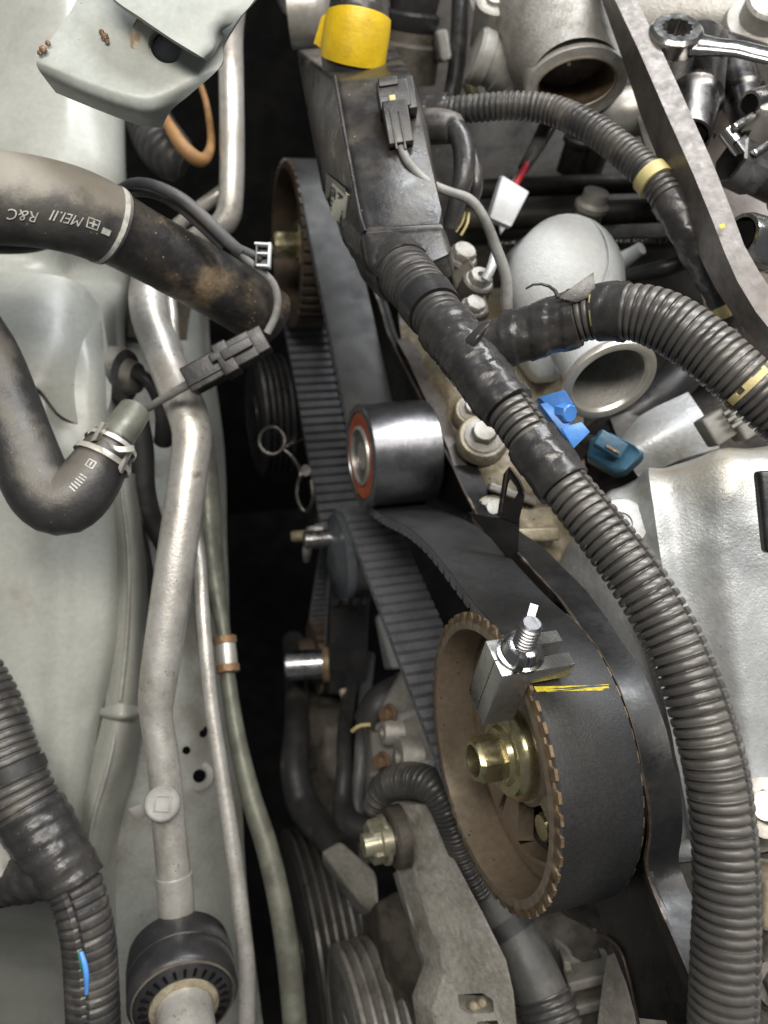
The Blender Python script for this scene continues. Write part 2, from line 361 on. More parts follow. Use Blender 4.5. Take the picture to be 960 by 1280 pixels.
M['boxplastic'] = mat('scuffed_box_plastic', (.017, .0165, .0175), (.027, .0255, .025), .33, 0, 40, bump=.18, bscale=220, c3=(.10, .085, .065), s3=40, m3=(.6, .78), specks=((.4, .36, .3), 260, .10), dust=((.10, .085, .066), 1.25, .4))
M['yellow'] = mat('yellow_tape', (.74, .50, .012), (.58, .385, .012), .48, 0, 40, bump=.35, bscale=130, bdist=.0014, c3=(.42, .29, .05), s3=60, m3=(.6, .8), specks=((.2, .14, .05), 300, .1))
M['yellowpaint'] = mat('yellow_paint_mark', (.75, .62, .03), (.45, .36, .03), .6, 0, 400, bump=.1)
M['cream'] = mat('cream_tape', (.55, .48, .22), (.42, .35, .15), .6, 0, 80)
M['beltback'] = mat('belt_back_rubber', (.024, .024, .0248), (.034, .0338, .0345), .46, 0, 26, bump=.2, bscale=1500, rvar=.12, c3=(.055, .053, .051), s3=34, m3=(.57, .76), fine=.25, fscale=700, specks=((.1, .095, .085), 260, .07))
M['belttooth'] = mat('belt_tooth_fabric', (.155, .158, .172), (.115, .118, .13), .6, 0, 60, bump=.6, bscale=1500, fine=.25, fscale=900)
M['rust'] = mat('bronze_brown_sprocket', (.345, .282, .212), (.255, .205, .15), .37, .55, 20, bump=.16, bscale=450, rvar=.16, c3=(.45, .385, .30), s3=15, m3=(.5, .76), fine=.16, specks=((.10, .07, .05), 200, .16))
M['rustrim'] = mat('rusty_tooth_edge', (.22, .155, .09), (.12, .085, .055), .5, .35, 120, bump=.25, bscale=900, c3=(.36, .28, .19), s3=180, m3=(.56, .7))
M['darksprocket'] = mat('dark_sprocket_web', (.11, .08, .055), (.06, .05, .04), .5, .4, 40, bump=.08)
M['zinc'] = mat('yellow_zinc', (.62, .55, .33), (.45, .42, .28), .26, .9, 60, bump=.04, c3=(.18, .16, .07), s3=80, m3=(.58, .75))
M['steel'] = mat('turned_steel', (.34, .34, .355), (.27, .27, .28), .34, 1, 25, bump=.15, bscale=700, rvar=.08, aniso=(1, .15, .15), fine=.12)
M['steelbright'] = mat('bright_steel', (.58, .58, .585), (.47, .47, .47), .30, 1, 50, bump=.1, bscale=400)
M['chrome'] = mat('chrome', (.58, .57, .56), (.48, .465, .45), .2, 1, 80, bump=.12, bscale=260, rvar=.08, c3=(.3, .27, .25), s3=120, m3=(.62, .75))
M['socket'] = mat('worn_dark_chrome', (.13, .124, .122), (.19, .18, .172), .31, 1, 50, bump=.08, rvar=.1, c3=(.32, .30, .28), s3=160, m3=(.62, .72))
M['block'] = mat('milled_aluminium', (.50, .50, .48), (.41, .41, .40), .30, .85, 40, bump=.08, bscale=350, aniso=(.2, 1, 3))
M['bar'] = mat('scratched_steel_bar', (.17, .152, .14), (.125, .112, .10), .42, .25, 120, bump=.12, bscale=600, c3=(.12, .10, .085), s3=70, m3=(.6, .75), fine=.12)
M['cast'] = mat('cast_aluminium', (.42, .405, .375), (.30, .285, .255), .5, .45, 45, bump=.5, bscale=600, c3=(.15, .13, .105), s3=35, m3=(.56, .75), specks=((.08, .06, .05), 300, .16))
M['castw'] = mat('white_cast_aluminium', (.52, .535, .545), (.42, .43, .43), .42, .35, 34, bump=.5, bscale=500, c3=(.30, .25, .16), s3=17, m3=(.55, .76), specks=((.16, .14, .11), 330, .16))
M['castfine'] = mat('pale_cast_housing', (.60, .62, .63), (.54, .56, .565), .6, .1, 30, bump=.45, bscale=900, fine=.07)
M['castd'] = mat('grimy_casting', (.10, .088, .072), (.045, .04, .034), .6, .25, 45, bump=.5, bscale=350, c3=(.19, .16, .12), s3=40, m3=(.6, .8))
M['casttan'] = mat('tan_stained_casting', (.35, .305, .22), (.21, .165, .10), .5, .25, 45, bump=.5, bscale=300, c3=(.42, .41, .385), s3=34, m3=(.54, .7), fine=.25, specks=((.06, .05, .035), 200, .16))
M['bracketgrey'] = mat('sand_cast_bracket', (.35, .335, .30), (.255, .24, .21), .58, .15, 55, bump=.7, bscale=420, c3=(.16, .14, .11), s3=38, m3=(.57, .75), fine=.2, specks=((.09, .075, .06), 260, .16))
M['blackplate'] = mat('black_steel_plate', (.010, .010, .0105), (.019, .018, .0175), .36, 0, 55, bump=.12, bscale=300, c3=(.07, .052, .036), s3=40, m3=(.65, .8))
M['rustedge'] = mat('worn_plate_edge', (.085, .065, .05), (.035, .028, .024), .5, .3, 90, bump=.2, c3=(.24, .2, .165), s3=70, m3=(.58, .7))
M['dark'] = mat('bay_shade_black', (.004, .004, .004), (.008, .0075, .007), .9, 0, 30, bump=.1, spec=.1)  # near black colour puts the shade of gap and bores into the material
M['red'] = mat('red_seal', (.46, .095, .035), (.36, .07, .03), .5, 0, 70)
M['redwire'] = mat('red_wire', (.6, .03, .05), (.5, .03, .04), .4)
M['blue'] = mat('blue_plastic', (.10, .32, .80), (.08, .26, .68), .38, 0, 30, bump=.04)
M['teal'] = mat('teal_plastic', (.035, .12, .19), (.03, .095, .15), .4, 0, 60, c3=(.11, .15, .16), s3=60, m3=(.6, .8))
M['white'] = mat('white_nylon', (.62, .64, .66), (.52, .54, .56), .45, 0, 40, bump=.04)
M['greyplastic'] = mat('grey_plastic', (.29, .285, .265), (.22, .21, .195), .5, 0, 50)
M['wire'] = mat('grey_cable', (.085, .085, .09), (.13, .125, .12), .5, 0, 50, bump=.06)
M['wirepale'] = mat('dusty_pale_cable', (.27, .265, .255), (.16, .155, .145), .5, 0, 55, bump=.1)
M['print'] = mat('white_print', (.66, .66, .62), (.42, .41, .38), .7, 0, 300, bump=0)
M['label'] = mat('paper_label', (.85, .83, .72), (.74, .72, .6), .6, 0, 120, bump=0)
M['ink'] = mat('dark_ink', (.05, .05, .05), None, .6, 0, 60, bump=0)
M['orange'] = mat('rust_orange_band', (.27, .145, .065), (.17, .10, .06), .55, .2, 160, c3=(.42, .37, .3), s3=300, m3=(.55, .65))
M['brownhose'] = mat('brown_hose_band', (.28, .15, .055), (.18, .095, .04), .55, 0, 60)
M['clip'] = mat('pale_spring_clip', (.60, .58, .52), (.47, .45, .4), .38, .4, 80)
M['soot'] = mat('sooty_port', (.045, .03, .02), (.13, .085, .05), .5, 0, 70, bump=.3, c3=(.5, .46, .38), s3=55, m3=(.66, .74))
M['deckplate'] = mat('brown_reflecting_cover', (.13, .105, .09), (.085, .07, .06), .5, .2, 22, bump=.2, bscale=300, c3=(.2, .175, .155), s3=30, m3=(.55, .75))
# ================================================================== the setting
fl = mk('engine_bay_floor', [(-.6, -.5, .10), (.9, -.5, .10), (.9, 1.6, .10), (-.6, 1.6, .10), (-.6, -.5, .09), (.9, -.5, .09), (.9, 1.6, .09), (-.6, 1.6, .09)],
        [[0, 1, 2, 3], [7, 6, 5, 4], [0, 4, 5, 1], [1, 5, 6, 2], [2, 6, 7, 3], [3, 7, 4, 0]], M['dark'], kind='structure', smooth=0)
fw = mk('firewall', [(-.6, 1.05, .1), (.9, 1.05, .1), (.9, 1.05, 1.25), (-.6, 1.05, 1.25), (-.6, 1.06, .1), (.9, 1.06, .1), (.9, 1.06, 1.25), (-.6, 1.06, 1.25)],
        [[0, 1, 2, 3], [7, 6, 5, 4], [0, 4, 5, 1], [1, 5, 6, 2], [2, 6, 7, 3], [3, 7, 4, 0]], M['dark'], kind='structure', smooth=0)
DENTS = [P(40, 862, .43), P(92, 893, .44), P(60, 1000, .437)]; DA = (SR + SU * .35).normalized()
def fdisp(u, v, p):
    q = Vector(p); dn = 0
    for dc in DENTS:
        w_ = q - dc; a_ = w_.dot(DA); b_ = (w_ - DA * a_).length; dn -= .0022 * math.exp(-(a_ / .012) ** 2 - (b_ / .0035) ** 2)
    return dn + .0035 * noise.noise(q * 9) + .0012 * noise.noise(q * 24) + .0025 * math.exp(-((u - .45 - .18 * v) / .05) ** 2) * (v > .45)
fender = sheet('inner_fender', [
    [(-260, -60, .50), (20, -60, .485), (100, -60, .49), (150, -60, .52), (156, -60, .58)],
    [(-260, 100, .49), (20, 100, .475), (100, 100, .48), (150, 110, .51), (160, 110, .58)],
    [(-260, 230, .47), (20, 230, .465), (100, 230, .475), (152, 235, .50), (160, 240, .57)],
    [(-260, 330, .46), (20, 330, .475), (95, 335, .51), (160, 330, .55), (175, 330, .60)],
    [(-260, 380, .44), (0, 375, .445), (80, 380, .455), (135, 400, .48), (160, 410, .60)],
    [(-260, 480, .42), (0, 480, .425), (80, 480, .435), (138, 490, .46), (162, 500, .59)],
    [(-260, 640, .41), (0, 640, .42), (80, 640, .435), (146, 640, .46), (168, 640, .58)],
    [(-260, 800, .41), (0, 800, .42), (80, 800, .435), (148, 800, .455), (172, 800, .56)],
    [(-260, 940, .41), (0, 940, .42), (70, 940, .435), (120, 940, .455), (146, 945, .55)],
    [(-260, 1060, .42), (0, 1060, .43), (60, 1060, .445), (105, 1060, .46), (135, 1065, .54)],
    [(-260, 1130, .47), (0, 1130, .48), (60, 1130, .49), (112, 1130, .50), (146, 1130, .53)],
    [(-260, 1200, .60), (0, 1200, .61), (60, 1200, .61), (118, 1200, .59), (152, 1200, .58)],
    [(-260, 1340, .68), (0, 1340, .69), (60, 1340, .69), (125, 1340, .66), (160, 1340, .62)]], M['paint'], th=.0015, sub=11, disp=fdisp, kind='structure')
# folded seam where the tower meets the rail
def sdisp(u, v, p): return .0012 * math.sin(v * 190) * (v > .62) * math.exp(-((u - .35) / .2) ** 2) + .0008 * noise.noise(Vector(p) * 60)
sheet('seam_flange', [
    [(136, 590, .462), (152, 590, .455), (166, 592, .468), (178, 595, .50)],
    [(144, 700, .458), (160, 700, .45), (176, 705, .463), (190, 710, .50)],
    [(140, 800, .456), (158, 800, .448), (176, 805, .46), (190, 810, .50)],
    [(132, 880, .454), (150, 882, .446), (172, 885, .458), (184, 890, .49)],
    [(115, 950, .454), (136, 955, .445), (156, 960, .458), (168, 965, .48)],
    [(98, 1040, .458), (112, 1045, .45), (134, 1050, .462), (146, 1055, .48)],
    [(100, 1120, .468), (116, 1120, .46), (134, 1125, .472), (148, 1130, .49)],
    [(116, 1210, .48), (128, 1210, .474), (142, 1212, .485), (155, 1214, .50)]], M['paint'], fender, th=.001, sub=6, disp=sdisp)
sheet('seam_flange', [[(124, 886, .452), (150, 880, .441), (176, 884, .452)], [(122, 893, .452), (150, 897, .438), (178, 892, .452)], [(126, 898, .455), (152, 903, .448), (176, 897, .456)]], M['paint'], fender, th=.001, sub=6)
# tower reinforcement with a wavy lower lip
sheet('tower_patch', [
    [(-60, 345, .438), (30, 340, .44), (95, 352, .452), (128, 385, .472)],
    [(-60, 420, .43), (30, 420, .43), (95, 425, .444), (135, 440, .466)],
    [(-60, 470, .424), (30, 462, .424), (80, 470, .435), (138, 500, .458)],
    [(-60, 490, .419), (35, 478, .421), (78, 520, .430), (120, 538, .448)]], M['paint'], fender, th=.001, sub=7, disp=lambda u, v, p: .0016 * noise.noise(Vector(p) * 22))
for pts_ in ([(150, 596, .4545, 2.2), (161, 700, .449, 2.6), (158, 800, .447, 2.6), (150, 876, .445, 2.6)], [(146, 905, .447, 2.4), (136, 955, .444, 2.6), (113, 1045, .449, 2.6), (117, 1120, .459, 2.4), (128, 1205, .473, 2.2)]): tube('seam_sealer', pts_, M['rail'], fender, seg=10)
rail = sheet('frame_rail', [
    [(120, 300, .60), (180, 290, .60), (235, 290, .62), (262, 300, .68)],
    [(140, 420, .57), (190, 420, .575), (235, 420, .60), (262, 420, .66)],
    [(150, 560, .53), (195, 560, .54), (240, 560, .57), (280, 560, .64)],
    [(155, 720, .50), (200, 720, .51), (245, 720, .54), (285, 720, .60)],
    [(150, 860, .49), (200, 860, .495), (250, 860, .51), (290, 860, .56)],
    [(120, 980, .48), (190, 980, .49), (255, 980, .50), (300, 980, .54)],
    [(110, 1120, .48), (180, 1120, .49), (260, 1120, .50), (310, 1120, .54)],
    [(110, 1330, .49), (180, 1330, .50), (270, 1330, .51), (335, 1330, .55)]], M['rail'], th=.002, sub=7, disp=lambda u, v, p: .001 * noise.noise(Vector(p) * 20), kind='structure')
cs = []
for x, y, rx in ((249, 970, 8), (233, 938, 5), (254, 917, 5), (258, 912, 4)):
    c = P(x, y, .50); cs.append(lathe('cutter', [(-.05, rx * .0005), (.05, rx * .0005)], c, tocam(c), M['dark'], seg=20))
cut(rail, cs)
c = P(249, 970, .4985); lathe('hole_rim', [(.0, .0046), (.0008, .0062), (.0002, .0088), (-.001, .009)], c, tocam(c), M['rail'], rail, seg=28, cap=False)
sheet('muddy_gusset', [[(150, 290, .565), (205, 285, .57), (250, 300, .59)], [(155, 350, .56), (200, 360, .565), (240, 380, .59)], [(160, 420, .56), (198, 430, .57), (228, 440, .60)]], M['mud'], rail, th=.002, sub=6, disp=lambda u, v, p: .003 * noise.noise(Vector(p) * 35))

# ================================================================== engine bodies
tb = thing('cylinder_head', 'tan stained cast cylinder head under the wiring harness', 'cylinder head', P(600, 600, .47))
sheet('head_casting', [
    [(495, 360, .60), (560, 350, .56), (640, 360, .53), (730, 380, .52)],
    [(505, 440, .50), (560, 440, .475), (630, 440, .47), (730, 440, .48)],
    [(540, 520, .46), (580, 520, .445), (640, 520, .445), (730, 520, .46)],
    [(570, 590, .44), (610, 590, .425), (660, 590, .43), (730, 590, .44)],
    [(600, 640, .425), (640, 640, .41), (680, 640, .41), (740, 640, .42)],
    [(640, 690, .42), (670, 690, .405), (700, 690, .405), (750, 690, .41)],
    [(680, 760, .40), (700, 750, .395), (740, 740, .39), (790, 740, .39)],
    [(740, 860, .40), (770, 850, .385), (800, 850, .38), (840, 850, .38)]], M['casttan'], tb, th=.006, sub=9,
    disp=lambda u, v, p: .004 * noise.noise(Vector(p) * 45) + .0025 * noise.noise(Vector(p) * 110) - .004 * (abs(v - .52) < .02))
for (x, y, d, r) in ((603, 548, .424, .0095), (590, 515, .434, .007), (616, 642, .408, .007)):
    c = P(x, y, d + .004); lathe('boss', [(-.004, r * 1.5), (.002, r * 1.4), (.003, r * 1.3), (.003, 0)], c, UZ * .8 + tocam(c) * .6, M['casttan'], tb, seg=32)
    hexbolt('head_bolt', c + (UZ * .8 + tocam(c) * .6).normalized() * .003, UZ * .8 + tocam(c) * .6, r * .72, r * .7, M['cast'], tb, flange=1.5)
obox('ledge', (670, 668, .398), (scr(1, -.05), scr(.1, 1), scr(0, 0, 1)), (.022, .007, .010), M['casttan'], tb, bev=.0015)
obox('ledge', (640, 618, .415), (scr(1, .35), scr(-.3, 1), scr(0, 0, 1)), (.026, .004, .010), M['cast'], tb, bev=.001)
# dark valley between the banks
vy = thing('engine_valley', 'dark grimy engine valley with ribbed rail behind pale water outlet', 'engine block', P(720, 260, .6))
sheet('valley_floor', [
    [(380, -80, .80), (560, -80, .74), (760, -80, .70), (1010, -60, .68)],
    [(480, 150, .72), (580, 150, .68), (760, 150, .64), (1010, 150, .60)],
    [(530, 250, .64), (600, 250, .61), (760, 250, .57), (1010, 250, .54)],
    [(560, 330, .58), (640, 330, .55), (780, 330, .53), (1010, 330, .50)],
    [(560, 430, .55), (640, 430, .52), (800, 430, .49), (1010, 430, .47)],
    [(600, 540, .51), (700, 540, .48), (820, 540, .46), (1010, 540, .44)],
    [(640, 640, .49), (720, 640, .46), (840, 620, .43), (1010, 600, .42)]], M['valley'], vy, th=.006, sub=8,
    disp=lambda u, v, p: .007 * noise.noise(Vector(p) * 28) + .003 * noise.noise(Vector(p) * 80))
for y0, y1, d, r in ((232, 228, .56, 12), (268, 262, .545, 15)):
    tube('fuel_rail', [(575, y0 + 6, d + .02, r), (700, y0, d, r), (850, y1, d - .02, r), (1000, y1 - 6, d - .04, r)], M['valley'], vy, seg=18)
sweep('ribbed_bar', Path([(610, 306, .525, 6), (760, 303, .515, 6), (870, 300, .50, 6)]), M['socket'], vy, ds=.0006, seg=14, prof=ribs(.0026, .0007, .4), smooth=30)
for x, y, d in ((738, 262, .515), (838, 160, .56), (722, 180, .56), (748, 180, .56)):
    c = P(x, y, d); lathe('injector', [(-.02, .009), (0, .009), (.001, .011), (.004, .011), (.006, .0085), (.012, .008), (.0125, .003)], c, UZ, M['valley'] if x != 738 else M['cast'], vy, seg=24)
tube('dark_pipe', [(785, 345, .47, 9), (830, 335, .46, 11), (868, 322, .46, 9), (880, 316, .47, 6)], M['plastic'], vy)
tube('stub_pipe', [(770, 330, .48, 12), (790, 318, .475, 9), (802, 310, .47, 8)], M['castfine'], vy)
tube('dark_hose', [(720, 560, .44, 16), (770, 530, .43, 20), (830, 490, .43, 24), (880, 440, .44, 26), (940, 400, .45, 24)], M['plastic'], vy)
obox('dark_block', (800, 545, .43), (scr(1, -.4), scr(.4, 1), scr(0, 0, 1)), (.03, .03, .02), M['plastic'], vy)
sheet('runner_casting', [[(760, 560, .425), (800, 520, .42), (860, 490, .42)], [(780, 570, .41), (830, 540, .405), (880, 520, .41)], [(800, 600, .415), (850, 575, .41), (900, 560, .415)]], M['castw'], vy, th=.004, sub=6)

# valve cover
def vdisp(u, v, p):
    e = 0
    for u0, sl, wd, h in ((.34, .10, .042, .0070), (.53, .07, .042, .0068), (.80, .02, .060, .005)):
        e += h * math.exp(-((u - u0 - sl * v) / wd) ** 2) * min(1, max(0, (v - .10) / .12)) * min(1, max(0, (.95 - v) / .1))
    return e * (.75 + .5 * noise.noise(Vector(p) * 25)) + .0008 * noise.noise(Vector(p) * 34) + .0006 * noise.noise(Vector(p) * 130)
vc = thing('valve_cover', 'white cast aluminium valve cover with raised ridges and yellow stained top edge', 'valve cover', P(860, 820, .36))
sheet('cover_shell', [
    [(680, 735, .46), (738, 660, .43), (800, 618, .41), (880, 590, .40), (1000, 566, .39)],
    [(684, 725, .42), (738, 640, .39), (800, 596, .375), (880, 572, .365), (1000, 550, .355)],
    [(688, 735, .395), (745, 660, .368), (805, 618, .353), (880, 594, .343), (1000, 572, .335)],
    [(692, 765, .39), (755, 720, .362), (815, 690, .348), (885, 670, .338), (1000, 650, .33)],
    [(725, 830, .39), (785, 810, .362), (835, 790, .35), (895, 775, .34), (1000, 760, .332)],
    [(765, 910, .39), (815, 905, .365), (860, 900, .352), (910, 895, .343), (1000, 885, .335)],
    [(795, 1000, .39), (835, 1000, .37), (875, 1000, .36), (920, 995, .35), (1000, 985, .342)],
    [(808, 1066, .392), (845, 1062, .375), (885, 1058, .367), (930, 1052, .36), (1000, 1042, .352)],
    [(815, 1082, .40), (850, 1078, .382), (888, 1074, .372), (932, 1068, .366), (1000, 1058, .358)]], M['covercast'], vc, th=.004, sub=10, disp=vdisp)
tube('edge_bead', [(812, 1068, .388, 10), (850, 1062, .37, 11), (890, 1056, .362, 11), (935, 1049, .355, 11), (1000, 1038, .347, 11)], M['castw'], vc)
c = P(776, 655, .352); lathe('boss', [(-.012, .013), (0, .012), (.0015, .011), (.0015, .005), (-.001, .0045), (-.001, 0)], c, (UZ * .5 + tocam(c)), M['castw'], vc, seg=32)
c = P(958, 1010, .325); n = (tocam(c) * .7 + UZ * .5 + UX * -.3)
hb = hexbolt('cover_bolt', c, n, .0068, .007, M['alu'], label='bright flanged hex bolt on valve cover at the edge of the picture', cat='bolt', flange=1.75)
c = P(964, 1040, .335); lathe('bolt_tower', [(-.03, .013), (-.004, .0125), (0, .0115)], P(958, 1010, .328), n, M['castw'], vc, seg=32)
obox('cover_clip', (962, 640, .31), (scr(.1, 1), scr(1, 0), scr(0, 0, 1)), (.032, .008, .006), M['plastic'], None, bev=.002, label='small black plastic tab standing on the valve cover', cat='clip')
# dark space under the cover and lower right castings
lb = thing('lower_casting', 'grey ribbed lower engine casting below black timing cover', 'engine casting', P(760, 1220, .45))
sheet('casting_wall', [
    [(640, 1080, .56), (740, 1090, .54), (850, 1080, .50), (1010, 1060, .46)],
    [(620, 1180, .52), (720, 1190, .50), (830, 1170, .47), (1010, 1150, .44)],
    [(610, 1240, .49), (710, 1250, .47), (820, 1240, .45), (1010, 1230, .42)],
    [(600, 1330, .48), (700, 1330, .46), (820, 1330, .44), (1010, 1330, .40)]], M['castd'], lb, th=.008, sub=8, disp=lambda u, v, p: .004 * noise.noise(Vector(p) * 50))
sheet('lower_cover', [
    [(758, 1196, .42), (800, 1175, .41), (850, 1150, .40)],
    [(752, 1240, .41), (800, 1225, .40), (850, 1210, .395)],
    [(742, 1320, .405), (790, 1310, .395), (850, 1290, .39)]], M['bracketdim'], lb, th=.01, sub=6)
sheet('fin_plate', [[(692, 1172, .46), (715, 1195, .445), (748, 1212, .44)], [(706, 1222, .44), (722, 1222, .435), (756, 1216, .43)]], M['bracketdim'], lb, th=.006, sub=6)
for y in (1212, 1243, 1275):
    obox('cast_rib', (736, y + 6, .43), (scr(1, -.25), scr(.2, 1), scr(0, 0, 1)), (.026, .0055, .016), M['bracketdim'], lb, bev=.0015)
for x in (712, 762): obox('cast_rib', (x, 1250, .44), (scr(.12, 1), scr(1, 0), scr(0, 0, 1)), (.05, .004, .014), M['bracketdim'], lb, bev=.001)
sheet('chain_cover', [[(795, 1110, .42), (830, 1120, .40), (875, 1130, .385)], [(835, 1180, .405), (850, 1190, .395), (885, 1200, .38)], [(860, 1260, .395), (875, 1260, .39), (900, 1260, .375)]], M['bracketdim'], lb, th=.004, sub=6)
# rim of parts at the very edge right of the conduit
rg = thing('grimy_casting', 'stepped grey brown casting beside the lower end of the wide conduit', 'engine casting', P(950, 1180, .36))
obox('casting_body', (985, 1120, .36), (scr(1, .1), scr(-.1, 1), scr(0, 0, 1)), (.036, .022, .03), M['casttan'], rg, bev=.004)
obox('casting_body', (980, 1215, .355), (scr(1, .5), scr(-.5, 1), scr(0, 0, 1)), (.040, .03, .03), M['castd'], rg, bev=.004)
tube('casting_pipe', [(925, 1085, .38, 9), (965, 1096, .37, 9), (1000, 1108, .36, 9)], M['castd'], rg)
c = P(968, 1232, .335); hexbolt('casting_bolt', c, tocam(c) + SR * .5, .006, .006, M['castd'], rg, flange=1.5)

# intake manifold with open oval port
im = thing('intake_manifold', 'cast aluminium intake manifold with an open sooty oval port', 'manifold', P(700, 40, .46))
pr = Path([(690, -110, .50, 92), (694, -40, .485, 92), (699, 15, .470, 86), (708, 60, .452, 74), (716, 92, .436, 62), (720, 104, .430, 60)], .003)
def oval(s, th, r):
    c, T, N, B, _ = pr.at(s); d = N * math.cos(th) + B * math.sin(th); k = min(1, max(0, (s - pr.L + .06) / .06))
    return r * (1 - .30 * k * abs(d @ np.array(SU)) ** 2)
sweep('runner', pr, M['cast'], im, ds=.004, seg=40, prof=oval, cap=False)
c0, T0, N0, B0, r0 = [Vector(q) if not isinstance(q, float) else q for q in pr.at(pr.L)]
ax1 = (SR * .96 + SU * .22); ax1 = (ax1 - T0 * ax1.dot(T0)).normalized(); ax2 = T0.cross(ax1)
def ovring(a, b, off, dx=0, dy=0, n=40): return [c0 + T0 * off + ax1 * (a * math.cos(2 * PI * j / n) + dx) + ax2 * (b * math.sin(2 * PI * j / n) + dy) for j in range(n)]
loft('port_flange', [ovring(.0275, .0195, -.012), ovring(.0280, .0200, .0005), ovring(.0272, .0192, .0018), ovring(.0215, .0135, .0018), ovring(.0205, .0125, .0008)], M['cast'], im, cap=False)
loft('gasket_land', [ovring(.0216, .0136, .0023), ovring(.0225, .0145, .0023), ovring(.0225, .0145, .0017), ovring(.0216, .0136, .0017)], M['casttan'], im, cap=False, closed=True)
loft('port_throat', [ovring(.0212, .0132, .0022), ovring(.0195, .0118, -.006), ovring(.0185, .011, -.02), ovring(.001, .001, -.021)], M['soot'], im, cap=False)
sheet('plenum', [
    [(740, -70, .48), (820, -90, .47), (900, -100, .46), (1010, -110, .45)],
    [(745, -10, .47), (820, -25, .455), (900, -35, .445), (1010, -50, .435)],
    [(752, 45, .475), (820, 40, .46), (900, 30, .447), (1010, 30, .437)],
    [(752, 90, .50), (820, 78, .49), (900, 70, .475), (1010, 66, .465)]], M['cast'], im, th=.004, sub=8)
c = P(955, 25, .415); lathe('cap_knob', [(-.02, .020), (-.004, .020), (0, .0185), (.001, .013), (.010, .0125), (.0115, .011), (.0115, 0)], c, UZ * .8 + tocam(c) * .5, M['cast'], im, seg=60)
tube('lower_runner', [(745, 150, .49, 30), (790, 140, .48, 30), (850, 125, .475, 30)], M['alu'], im)
for (x, y, d, ex) in ((620, 0, .46, 1), (765, 45, .45, .8)):
    c = P(x, y, d); lathe('bolt_boss', [(-.03, .012 * ex), (0, .0115 * ex), (.001, .010 * ex), (.001, .006 * ex), (.003, .0055 * ex), (.0032, 0)], c, (SB + SU * .3), M['cast'], im, seg=32)
sheet('ear', [[(585, -40, .475), (620, -40, .465), (650, -30, .46)], [(590, 10, .47), (620, 20, .462), (650, 20, .455)], [(615, 48, .47), (635, 60, .465), (655, 70, .455)]], M['cast'], im, th=.006, sub=6)
tube('brass_fitting', [(586, 106, .55, 8), (592, 118, .545, 8), (594, 128, .54, 7)], M['zinc'], im)
s = thing('sensor_plug', 'translucent grey round sensor plug beside the manifold port', 'plug', P(605, 75, .47))
c = P(632, 85, .475); ax = (SR * -.93 + SU * .25 + SB * .25)
lathe('plug_body', [(-.006, .015), (.006, .0155), (.0065, .0138), (.012, .0138), (.0125, .0155), (.019, .0155), (.021, .014), (.022, .0)], c, ax, M['greyplastic'], s, seg=32, smooth=30)
tube('plug_stem', [(618, 105, .48, 12), (638, 108, .475, 14), (655, 100, .47, 14)], M['greyplastic'], s)

# deck with hand tools on it
dk = sheet('engine_top_cover', [
    [(780, 40, .49), (880, 40, .48), (1010, 40, .47)],
    [(800, 160, .465), (880, 160, .455), (1010, 160, .445)],
    [(840, 260, .445), (900, 260, .435), (1010, 260, .425)],
    [(880, 380, .43), (930, 380, .42), (1010, 380, .41)],
    [(900, 470, .44), (950, 470, .43), (1010, 470, .42)]], M['deckplate'], th=.004, sub=8, disp=lambda u, v, p: .001 * noise.noise(Vector(p) * 40),
    label='brown grey metal engine top cover carrying sockets and a wrench', cat='engine cover')
# ================================================================== timing drive
YN = Vector((.124, -.299)) + Vector((0, 1.25))
def C2(y, z): return Vector((XT, y, CAM.z + z))
NC, FC, TC, IC, KC, GC = C2(.124, -.299), C2(.55, -.307), C2(.325, -.407), C2(.312, -.303), C2(.345, -.56), C2(.386, -.449)
def gear_rim(name, c, R, ri, x0, x1, teeth, depth, mats, parent):
    V, Fc, fm = [], [], []; n = teeth * 6; prof = [0, 0, 0, .25, 1, .85]
    prof = [0, 0, 0, 0, 1, 1]
    def ring(x, f):
        i = len(V)
        for j in range(n):
            t = 2 * PI * (j + (-.3 if j % 6 == 4 else .3 if j % 6 == 5 else 0)) / n; r = f(j); V.append(c + Vector((x, r * math.cos(t), r * math.sin(t))))
        return i
    out = lambda j: R - depth * prof[j % 6]
    a = ring(x0, lambda j: ri); b = ring(x0, lambda j: R - depth - .0012); d = ring(x0 + .0006, out); e = ring(x1, out); g = ring(x1, lambda j: ri)
    for (p, q, m) in ((a, b, 0), (b, d, 1), (d, e, 1), (e, g, 1), (g, a, 0)):
        for j in range(n): Fc.append([p + j, p + (j + 1) % n, q + (j + 1) % n, q + j]); fm.append(m)
    return mk(name, V, Fc, mats, parent, smooth=25, fm=fm)
def kidney(c, x0, x1, r0, r1, a0, a1, n=8):
    pts = [(r1, a0 + (a1 - a0) * i / n) for i in range(n + 1)] + [(r0, a1 + (a0 - a1) * i / n) for i in range(n + 1)]
    poly = [c + Vector((x0, r * math.cos(a), r * math.sin(a))) for r, a in pts]
    return extr('cutter', poly, Vector((x1 - x0, 0, 0)), M['dark'], bev=.0025)
ns = thing('camshaft_sprocket', 'large brown toothed camshaft sprocket with gold bolt, gripped by the metal clamp block', 'sprocket', NC + Vector((0, 0, -.06)), 'camshaft sprockets')
gear_rim('toothed_rim', NC, .0605, .0535, 0, .034, 48, .0024, [M['rust'], M['rustrim']], ns)
web = lathe('web', [(.030, .0545), (.0245, .054), (.0185, .0525), (.0175, .048), (.0172, .046), (.0165, .0455), (.0165, .022), (.0150, .0205), (.0150, .004), (.024, .004), (.024, .05), (.030, .0545)], NC, UX, M['rust'], ns, seg=96)
cut(web, [kidney(NC, .005, .04, .0222, .0435, math.radians(a - 27), math.radians(a + 27)) for a in (210, 90)] + [kidney(NC, .005, .04, .028, .0445, math.radians(258), math.radians(263))])
